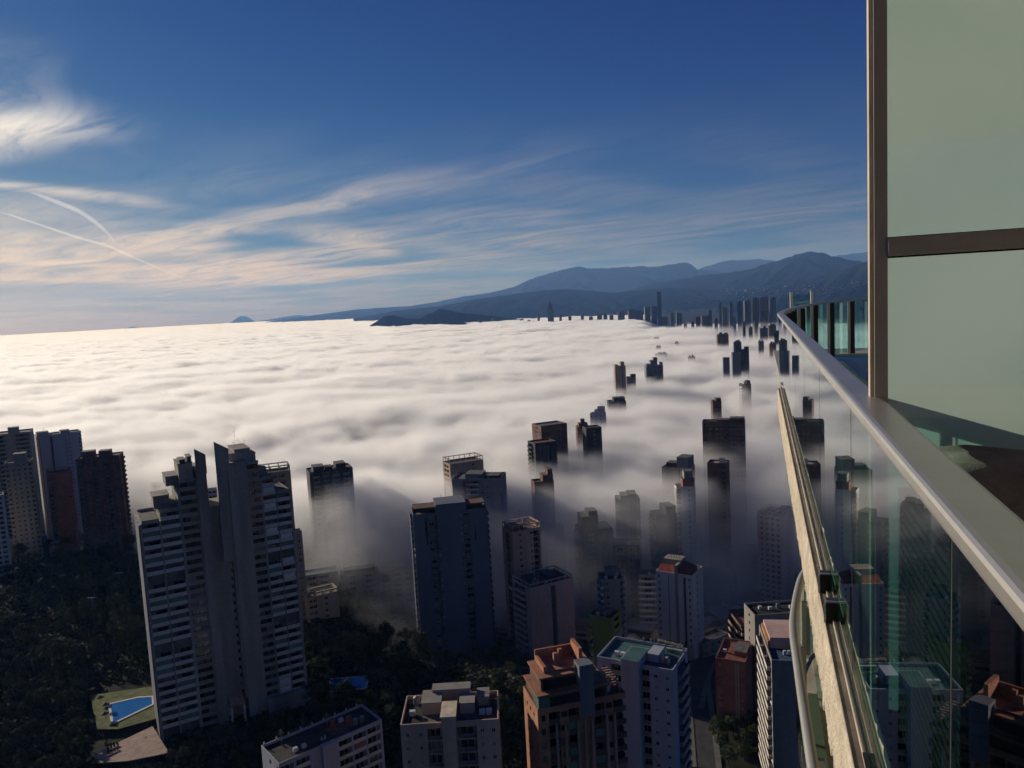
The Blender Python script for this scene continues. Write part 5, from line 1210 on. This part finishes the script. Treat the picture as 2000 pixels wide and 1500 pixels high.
# ------------------------------------------------------------------ the balcony the photograph was taken from
AZD = R(18.0)
M_alu = mat('brushed_aluminium', (0.46, 0.44, 0.40), 0.36, 0.06, 3.0, metal=0.7)
M_alub = mat('bronze_aluminium', (0.52, 0.42, 0.30), 0.5, 0.08, 3.0, metal=0.0)
M_stucco = mat('rough_plaster', (0.58, 0.50, 0.38), 0.95, 0.2, 6.0, bump=0.9, bscale=60.0)
M_dirty = mat('weathered_sill', (0.16, 0.13, 0.10), 0.9, 0.35, 5.0)
M_cream = mat('cream_profile', (0.52, 0.45, 0.34), 0.6, 0.15, 4.0)
M_tile = mat('floor_tile_cream', (0.34, 0.31, 0.25), 0.5, 0.15, 1.5)
M_black = mat('black_steel', (0.012, 0.012, 0.012), 0.35, 0.1)
M_rubber = mat('black_rubber', (0.02, 0.02, 0.02), 0.8)
def glass_mat(name, tint, extra=0.0):
    m = bpy.data.materials.new(name); m.use_nodes = True; t = NT(m.node_tree)
    for nd in list(t.n): t.n.remove(nd)
    o = t.node('ShaderNodeOutputMaterial'); tr = t.node('ShaderNodeBsdfTransparent'); gl = t.node('ShaderNodeBsdfGlossy'); mx = t.node('ShaderNodeMixShader'); fr = t.node('ShaderNodeFresnel')
    fr.inputs['IOR'].default_value = 1.5; tr.inputs[0].default_value = (*tint, 1); gl.inputs['Roughness'].default_value = 0.004; gl.inputs[0].default_value = (.95, .97, .97, 1)
    # a pane reflects at both faces; counted together on the face that is entered
    ge = t.node('ShaderNodeNewGeometry'); r_ = fr.outputs[0]
    two = t.m('DIVIDE', t.m('MULTIPLY', r_, 2.0), t.m('ADD', r_, 1.0))
    t.l.new(t.m('MULTIPLY', two, t.m('SUBTRACT', 1.0, ge.outputs['Backfacing'])), mx.inputs[0])
    t.l.new(tr.outputs[0], mx.inputs[1]); t.l.new(gl.outputs[0], mx.inputs[2]); t.l.new(mx.outputs[0], o.inputs[0])
    return m
M_glass = glass_mat('tinted_railing_glass', (0.66, 0.88, 0.85))
def frosted():
    m = bpy.data.materials.new('frosted_glass'); m.use_nodes = True; t = NT(m.node_tree)
    for nd in list(t.n): t.n.remove(nd)
    o = t.node('ShaderNodeOutputMaterial'); tl = t.node('ShaderNodeBsdfTranslucent'); df = t.node('ShaderNodeBsdfDiffuse'); gl = t.node('ShaderNodeBsdfGlossy'); fr = t.node('ShaderNodeFresnel')
    m1, m2 = t.node('ShaderNodeMixShader'), t.node('ShaderNodeMixShader')
    tc_ = t.node('ShaderNodeTexCoord'); n = t.noise(tc_.outputs['Object'], 1.6, 3.0)
    col = t.mix(t.smooth(n, .3, .7), (0.46, 0.57, 0.51, 1), (0.53, 0.62, 0.56, 1))
    t.l.new(col, tl.inputs[0]); t.l.new(col, df.inputs[0]); m1.inputs[0].default_value = 0.22
    t.l.new(tl.outputs[0], m1.inputs[1]); t.l.new(df.outputs[0], m1.inputs[2])
    gl.inputs['Roughness'].default_value = 0.08; fr.inputs['IOR'].default_value = 1.45
    t.l.new(fr.outputs[0], m2.inputs[0]); t.l.new(m1.outputs[0], m2.inputs[1]); t.l.new(gl.outputs[0], m2.inputs[2]); t.l.new(m2.outputs[0], o.inputs[0])
    return m
M_frost = frosted()
M_gedge = mat('glass_edge_teal', (0.05, 0.15, 0.135), 0.2, 0.1, spec=0.6)
_c, _s = math.cos(AZD), math.sin(AZD)
def bal(x, t, z): return Vector((CAM.x + x * _c + t * _s, CAM.y - x * _s + t * _c, CAM.z + z))
class LB(MB):
    """builder in balcony coordinates (x to the inside, t along the rail, z from eye level); parts hang on a thing at org"""
    def part(self, name, mats, root, smooth=False, **kw):
        o = root['_org']; self.v = [(x - o[0], y - o[1], z - o[2]) for x, y, z in self.v]
        return self.build(name, mats, root, smooth, **kw)
def bthing(name, label, cat, org):
    r_ = thing(name, label, cat, bal(*org), -AZD); r_['_org'] = org; return r_
def sweep(b, path, sec, closed=True):
    """sweep a cross-section (offset across, z) along a plan path [(x, t)]"""
    P = [Vector((x, t)) for x, t in path]; n = len(sec); vs = []; fs = []
    for i, p in enumerate(P):
        d = (P[min(i + 1, len(P) - 1)] - P[max(i - 1, 0)]).normalized(); nn = Vector((d.y, -d.x))
        for o_, z in sec: vs.append((p.x + nn.x * o_, p.y + nn.y * o_, z + (rise(p.y) if -.5 < z < 0 else 0)))
    for i in range(len(P) - 1):
        for k in range(n): fs.append((i * n + k, (i + 1) * n + k, (i + 1) * n + (k + 1) % n, i * n + (k + 1) % n))
    fs += [tuple(range(n)), tuple(len(vs) - 1 - k for k in range(n))]
    return b.add(vs, fs)
def bez(pts, k=10):
    out = []
    for i in range(len(pts) - 1):
        p0, p1, p2, p3 = [Vector(pts[max(0, min(len(pts) - 1, j))]) for j in (i - 1, i, i + 1, i + 2)]
        for s in range(k):
            u = s / k
            out.append(tuple(0.5 * ((2 * p1) + (p2 - p0) * u + (2 * p0 - 5 * p1 + 4 * p2 - p3) * u * u + (3 * p1 - p0 - 3 * p2 + p3) * u ** 3)))
    out.append(tuple(pts[-1])); return out
GX = 0.288; ZT, ZB = -0.345, -1.40
curve = bez([(GX, 12.6), (0.33, 13.6), (0.55, 15.0), (1.10, 16.6), (2.0, 17.9), (3.4, 19.0), (6.4, 20.0)], 8)
def rise(t): return 0.10 * sst(13.2, 18.0, t)
# ---- our own tower under the balcony
tw = bthing('balcony_tower', 'cream balcony floor with rough plaster edge that we look out from', 'apartment tower', (2.0, 4.0, -1.45))
LB().box(0.315, 6.5, -3.0, 20.0, -1.62, -1.45).part('floor_slab', M_tile, tw)
def plaster_edge():
    b = LB(); N = 520; rows = 7; vs = []; fs = []
    for i in range(N + 1):
        t = -0.2 + 11.9 * (i / N) ** 1.5
        rag = -1.775 + 0.05 * mnoise.noise(Vector((t * 9, 0, 1))) + 0.035 * mnoise.noise(Vector((t * 31, 0, 4))) + 0.02 * mnoise.noise(Vector((t * 90, 0, 4)))
        for r_ in range(rows + 1):
            z = -1.402 + (rag + 1.402) * r_ / rows
            x = 0.232 + 0.008 * mnoise.noise(Vector((t * 14, z * 14, 0))) + 0.006 * mnoise.noise(Vector((t * 50, z * 50, 0))) + (0.006 if r_ == 0 else 0)
            vs.append((x, t, z))
        vs.append((0.315, t, rag)); vs.append((0.315, t, -1.402))
    n = rows + 3
    for i in range(N):
        for k in range(n): fs.append((i * n + k, i * n + (k + 1) % n, (i + 1) * n + (k + 1) % n, (i + 1) * n + k))
    fs += [tuple(range(n - 1, -1, -1)), tuple(N * n + k for k in range(n))]
    return b.add(vs, fs).part('plaster_edge', M_stucco, tw, True)
plaster_edge()
LB().box(0.238, 0.241, -0.2, 11.7, -1.402, -1.396).part('sill_lip', M_cream, tw)
LB().box(0.241, 0.270, -0.2, 11.7, -1.402, -1.400).part('sill', M_dirty, tw)
LB().box(0.270, 0.273, -0.2, 11.8, -1.402, -1.385).part('glazing_channel', M_cream, tw)
LB().box(0.273, 0.281, -0.2, 11.8, -1.402, -1.390).part('glazing_channel', M_cream, tw)
LB().box(0.281, 0.2835, -0.2, 11.9, -1.402, -1.384).part('gasket', M_rubber, tw)
LB().box(0.315, 0.335, -0.2, 12.2, -1.45, -1.372).part('glazing_channel', M_cream, tw)
LB().box(0.3, 6.5, -3.0, 3.3, 1.30, 1.50).part('unseen_upper_slab', C_white, tw)  # slab overhead out of view, added to darken the seating below
LB().box(3.2, 6.5, -3.0, 16.0, -1.449, 1.299).part('room_wall', C_beige, tw)
LB().box(1.7, 12.0, -8.0, 16.0, -150.0, -1.63).part('tower_wall', C_beige, tw)
for k in range(1, 5):
    z = -1.45 - 3.0 * k
    poly = [(1.69, 4.2), (0.37, 4.2)] + [(x + .05, t) for x, t in bez([(0.315, 4.4), (0.295, 5.6), (0.265, 7.6), (0.33, 8.6), (0.43, 9.3), (0.62, 9.9)], 4)] + [(1.69, 10.1)]
    poly.reverse()
    LB().prism(poly, z - .2, z).part('lower_floor_slab', M_tile, tw)
for i in range(13):                                        # tiles of the lower balcony, laid with open joints
    for k in range(3): LB().box(0.53 + k * .39, 0.53 + k * .39 + .38, 4.3 + i * .4, 4.69 + i * .4, -4.449, -4.435).part('floor_tile', M_tile, tw)
LB().box(0.42, 0.52, 4.3, 8.4, -4.445, -4.30).part('lower_upstand', mat('olive_render', (0.16, 0.16, 0.10), 0.9), tw)
# ---- glass railing
rl_ = bthing('glass_railing', 'glass railing with a wide brushed metal handrail curving away at the end', 'railing', (GX, 5.0, -1.4))
path = [(GX, -1.2 + 0.4 * i) for i in range(34)] + [p for p in curve if p[1] > 12.4]
sec = [(-0.023, -0.374), (-0.023, -0.358), (-0.0205, -0.351), (-0.016, -0.3465), (-0.008, -0.344), (0.060, -0.344), (0.067, -0.346), (0.071, -0.352), (0.071, -0.376), (0.066, -0.384), (0.015, -0.386), (-0.016, -0.386), (-0.022, -0.380)]
sweep(LB(), path, [(o_, z) for o_, z in sec]).part('handrail', M_alu, rl_)
seams = [-0.08, 1.34, 2.76, 4.18, 5.6, 7.0, 8.4, 9.8, 11.2, 12.55]
for a, b_ in zip(seams[:-1], seams[1:]):
    g = LB(); g.box(GX - .004, GX + .004, a + .008, b_ - .008, ZB + .012, -0.3865)
    for i, f in enumerate(g.f):
        ys = [g.v[k][1] for k in f]
        if max(ys) - min(ys) < 1e-4: g.mi[i] = 1
    g.part('glass_pane', [M_glass, M_gedge], rl_)
    for t in (a + .004,): LB().box(GX - .004, GX + .004, t - .010, t - .001, ZB + .012, -0.387).part('seal', M_rubber, rl_)
cp = [p for p in curve if p[1] > 12.6]
for i in range(0, len(cp) - 4, 4):
    sweep(LB(), cp[i:i + 5], [(-.006, -1.36), (.006, -1.36), (.006, -.387), (-.006, -.387)]).part('glass_pane', M_glass, rl_)
for i in range(2, len(cp), 4):
    x, t = cp[i]
    LB().box(x + .02, x + .07, t - .12, t - .07, -1.449, -.386 + rise(t)).part('post', M_alu, rl_)
    LB().box(x + .075, x + .155, t - .13, t - .06, -1.449, -.386 + rise(t)).part('post', M_black, rl_)
for t in (3.36, 3.70):                                     # glass clamps: black plates with a bright rim
    prof = [(0.240, -1.398), (0.240, -1.32), (0.247, -1.308), (0.284, -1.308), (0.291, -1.32), (0.291, -1.398)]
    vs = [(x, t, z) for x, z in prof] + [(x, t + .05, z) for x, z in prof]; n = len(prof)
    c_ = LB().add(vs, [tuple(range(n)), tuple(range(2 * n - 1, n - 1, -1))] + [(k, n + k, n + (k + 1) % n, (k + 1) % n) for k in range(n)]).part('clamp', M_black, rl_)
    LB().tube([(x, t, z) for x, z in prof], .005, 6).part('clamp_rim', M_alu, rl_).parent = c_
LB().box(0.268, 0.282, 2.22, 2.36, -1.383, -1.376).part('drain_slot', M_black, rl_)
# ---- frosted partition
def frost_pane(z0, z1):
    b = LB(); b.box(0.374, 1.75, PT + .046, PT + .058, z0, z1)
    b.mi[2] = 1                                            # clear polished face towards us, etched face behind
    return b.part('frosted_pane', [M_frost, M_clear], pa)
M_clear = glass_mat('clear_glass_face', (0.90, 0.97, 0.94))
PT = 2.60
pa = bthing('partition', 'frosted green glass partition in a bronze metal frame at the right', 'partition', (1.0, PT, -1.45))
LB().box(0.337, 0.374, PT, PT + .06, -1.45, 1.30).part('frame_post', M_alub, pa)
LB().box(0.325, 0.3365, PT + .01, PT + .05, -1.45, 1.30).part('edge_trim', M_cream, pa)
LB().box(1.75, 1.80, PT, PT + .06, -1.45, 1.30).part('frame_post', M_alub, pa)
LB().box(0.374, 1.75, PT - .012, PT + .05, 0.088, 0.142).part('frame_rail', M_alub, pa)
LB().box(0.374, 1.75, PT - .016, PT - .012, 0.100, 0.130).part('frame_bead', M_alub, pa)
LB().box(0.374, 1.75, PT, PT + .05, -1.45, -1.39).part('frame_rail', M_alub, pa)
frost_pane(0.142, 1.30)
frost_pane(-1.39, 0.088)
for z0, z1 in ((0.142, 1.30), (-1.39, 0.088)):            # rubber beads round each pane, screws in the frame
    LB().box(0.374, 0.379, PT + .036, PT + .046, z0, z1).part('glazing_bead', M_rubber, pa)
    LB().box(0.379, 1.75, PT + .036, PT + .046, z0, z0 + .005).part('glazing_bead', M_rubber, pa); LB().box(0.379, 1.75, PT + .036, PT + .046, z1 - .005, z1).part('glazing_bead', M_rubber, pa)
for z in (-.25, .06, .17, .6):
    b = LB(); b.box(0.352, 0.358, PT - .002, PT, z, z + .006); b.part('screw', M_alu, pa)
# ---- armchair with brown cushions
ac = bthing('armchair', 'dark wicker armchair with brown cushions behind the handrail', 'armchair', (0.9, 2.1, -1.45))
M_cush = mat('cushion_brown', (0.32, 0.235, 0.19), 0.95, 0.2, 8.0, bump=0.4, bscale=220.0)
def cushion(x0, x1, t0, t1, z0, z1, nm, seed):
    bm = bmesh.new(); bmesh.ops.create_cube(bm, size=2.0); bmesh.ops.subdivide_edges(bm, edges=bm.edges, cuts=9, use_grid_fill=True)
    c = Vector(((x0 + x1) / 2, (t0 + t1) / 2, (z0 + z1) / 2)); h = Vector(((x1 - x0) / 2, (t1 - t0) / 2, (z1 - z0) / 2)); o = ac['_org']
    for v in bm.verts:
        p = v.co.copy(); l8 = (abs(p.x) ** 9 + abs(p.y) ** 9 + abs(p.z) ** 9) ** (1 / 9)
        p = p / l8
        w = mnoise.noise(Vector((p.x * 2.2 + seed, p.y * 2, p.z * 2))) * .06 + .025 * math.sin(p.x * 9 + seed) * max(0, p.z)
        q = Vector((c.x + h.x * p.x * (1 + w * .3), c.y + h.y * p.y * (1 + w), c.z + h.z * p.z * (1 + w * .7)))
        v.co = q - Vector(o)
    me = bpy.data.meshes.new(nm); bm.to_mesh(me); bm.free(); me.materials.append(M_cush); me.polygons.foreach_set("use_smooth", [True] * len(me.polygons))
    return obj(nm, me, ac)
cushion(0.43, 1.10, 2.22, 2.52, -1.02, -0.475, 'back_cushion', 1.0)
cushion(1.10, 1.70, 2.22, 2.52, -1.02, -0.485, 'back_cushion', 4.0)
cushion(0.62, 1.60, 1.55, 2.25, -1.03, -0.86, 'seat_cushion', 7.0)
def wicker(x0, x1, t0, t1, z0, z1, nm):
    b = LB(); b.box(x0 + .012, x1 - .012, t0 + .012, t1 - .012, z0, z1)
    k = int((z1 - z0) / .03)
    for i in range(k):
        z = z0 + (i + .5) * .03
        b.box(x0, x1, t0, t1, z - .010, z + .010)
    return b.part(nm, mat('wicker_black', (0.02, 0.018, 0.016), 0.6, 0.3, 30.0), ac)
wicker(0.40, 0.50, 1.80, 2.585, -1.43, -0.62, 'armrest')
wicker(1.62, 1.76, 1.52, 2.50, -1.43, -0.62, 'armrest')
wicker(0.505, 1.615, 1.54, 2.48, -1.13, -1.04, 'seat_base')
# ---- far end of the terrace
pl = bthing('planter', 'dark brown planter box behind the partition post', 'planter', (0.7, 3.8, -1.45))
LB().box(0.41, 0.95, 3.0, 4.4, -1.449, -0.40).part('box', mat('planter_brown', (0.075, 0.06, 0.042), 0.85), pl)
LB().box(0.40, 0.96, 2.98, 4.42, -0.40, -0.375).part('rim', M_black, pl)
mt_ = bthing('pool_cover', 'blue cover strip on the terrace floor at the far rail', 'pool cover', (2.0, 15.5, -1.45))
LB().box(1.0, 3.1, 14.6, 16.9, -1.449, -1.38).part('cover', mat('tarpaulin_blue', (0.05, 0.22, 0.50), 0.6), mt_)
LB().box(1.0, 3.15, 16.9, 17.0, -1.449, -1.34).part('edge', M_cream, mt_)
ws = bthing('wind_screen', 'dark wind screen between two pale poles at the bend of the handrail', 'wind screen', (0.6, 14.6, -1.45))
for x, t in ((0.62, 16.6), (1.05, 17.3)): LB().cyl(x, t, -1.4, -0.04, .028, 8).part('pole', M_alu, ws)
LB().add([(0.65, 16.64, -1.3), (1.02, 17.26, -1.3), (1.02, 17.26, -.10), (0.65, 16.64, -.10), (0.65, 16.66, -1.3), (1.02, 17.28, -1.3), (1.02, 17.28, -.10), (0.65, 16.66, -.10)], [(0, 1, 2, 3), (7, 6, 5, 4), (0, 4, 5, 1), (1, 5, 6, 2), (2, 6, 7, 3), (3, 7, 4, 0)]).part('screen', M_glass, ws)
# ---- railing of the balcony below
lr = bthing('lower_railing', 'curved tube railing of the balcony one floor below', 'railing', (0.2, 7.0, -4.45))
lp = bez([(0.325, 4.2), (0.315, 4.8), (0.295, 5.6), (0.27, 7.0), (0.265, 7.8), (0.33, 8.6), (0.43, 9.3), (0.62, 9.9)], 6)
LB().tube([(x, t, -3.32) for x, t in lp], .042, 12).part('handrail', mat('grey_tube', (0.30, 0.30, 0.27), 0.45, 0.1, metal=0.3), lr, True)
for i in range(0, len(lp) - 6, 6):
    sweep(LB(), [(x + .02, t) for x, t in lp[i:i + 7]], [(-.005, -4.40), (.005, -4.40), (.005, -3.37), (-.005, -3.37)]).part('glass_pane', M_glass, lr)
for i in range(3, len(lp), 9):
    x, t = lp[i]; LB().box(x + .05, x + .09, t - .02, t + .02, -4.45, -3.36).part('post', M_alu, lr)
for o in bpy.data.objects:
    if '_org' in o: del o['_org']
# ------------------------------------------------------------------ contrails high above the bay
def contrail(name, pts, dist, w, label):
    P = [pix_at(x, y, dist) for x, y in pts]; pts3 = bez([tuple(p) for p in P], 8)
    n = len(pts3); rr = [w * (0.25 + 0.75 * math.sin(math.pi * (i / (n - 1)) ** 0.8)) * (1 + .25 * mnoise.noise(Vector((i * .6, 0, 0)))) for i in range(n)]
    m = bpy.data.materials.new(name); m.use_nodes = True; t = NT(m.node_tree)
    for nd in list(t.n): t.n.remove(nd)
    o = t.node('ShaderNodeOutputMaterial'); vs = t.node('ShaderNodeVolumeScatter'); vs.inputs['Density'].default_value = 0.17 / w; vs.inputs['Anisotropy'].default_value = .5
    t.l.new(vs.outputs[0], o.inputs['Volume'])
    return tag(MB().tube(pts3, rr, 8).build(name, m, None, True), label, 'contrail')
contrail('contrail', [(-30, 404), (60, 433), (150, 463), (215, 482), (262, 503), (330, 532), (398, 557)], 66000, 110, 'thin straight contrail slanting down from the left edge')
contrail('contrail', [(60, 375), (105, 392), (160, 416), (205, 450), (228, 480)], 64000, 185, 'short curved contrail meeting the straight one')
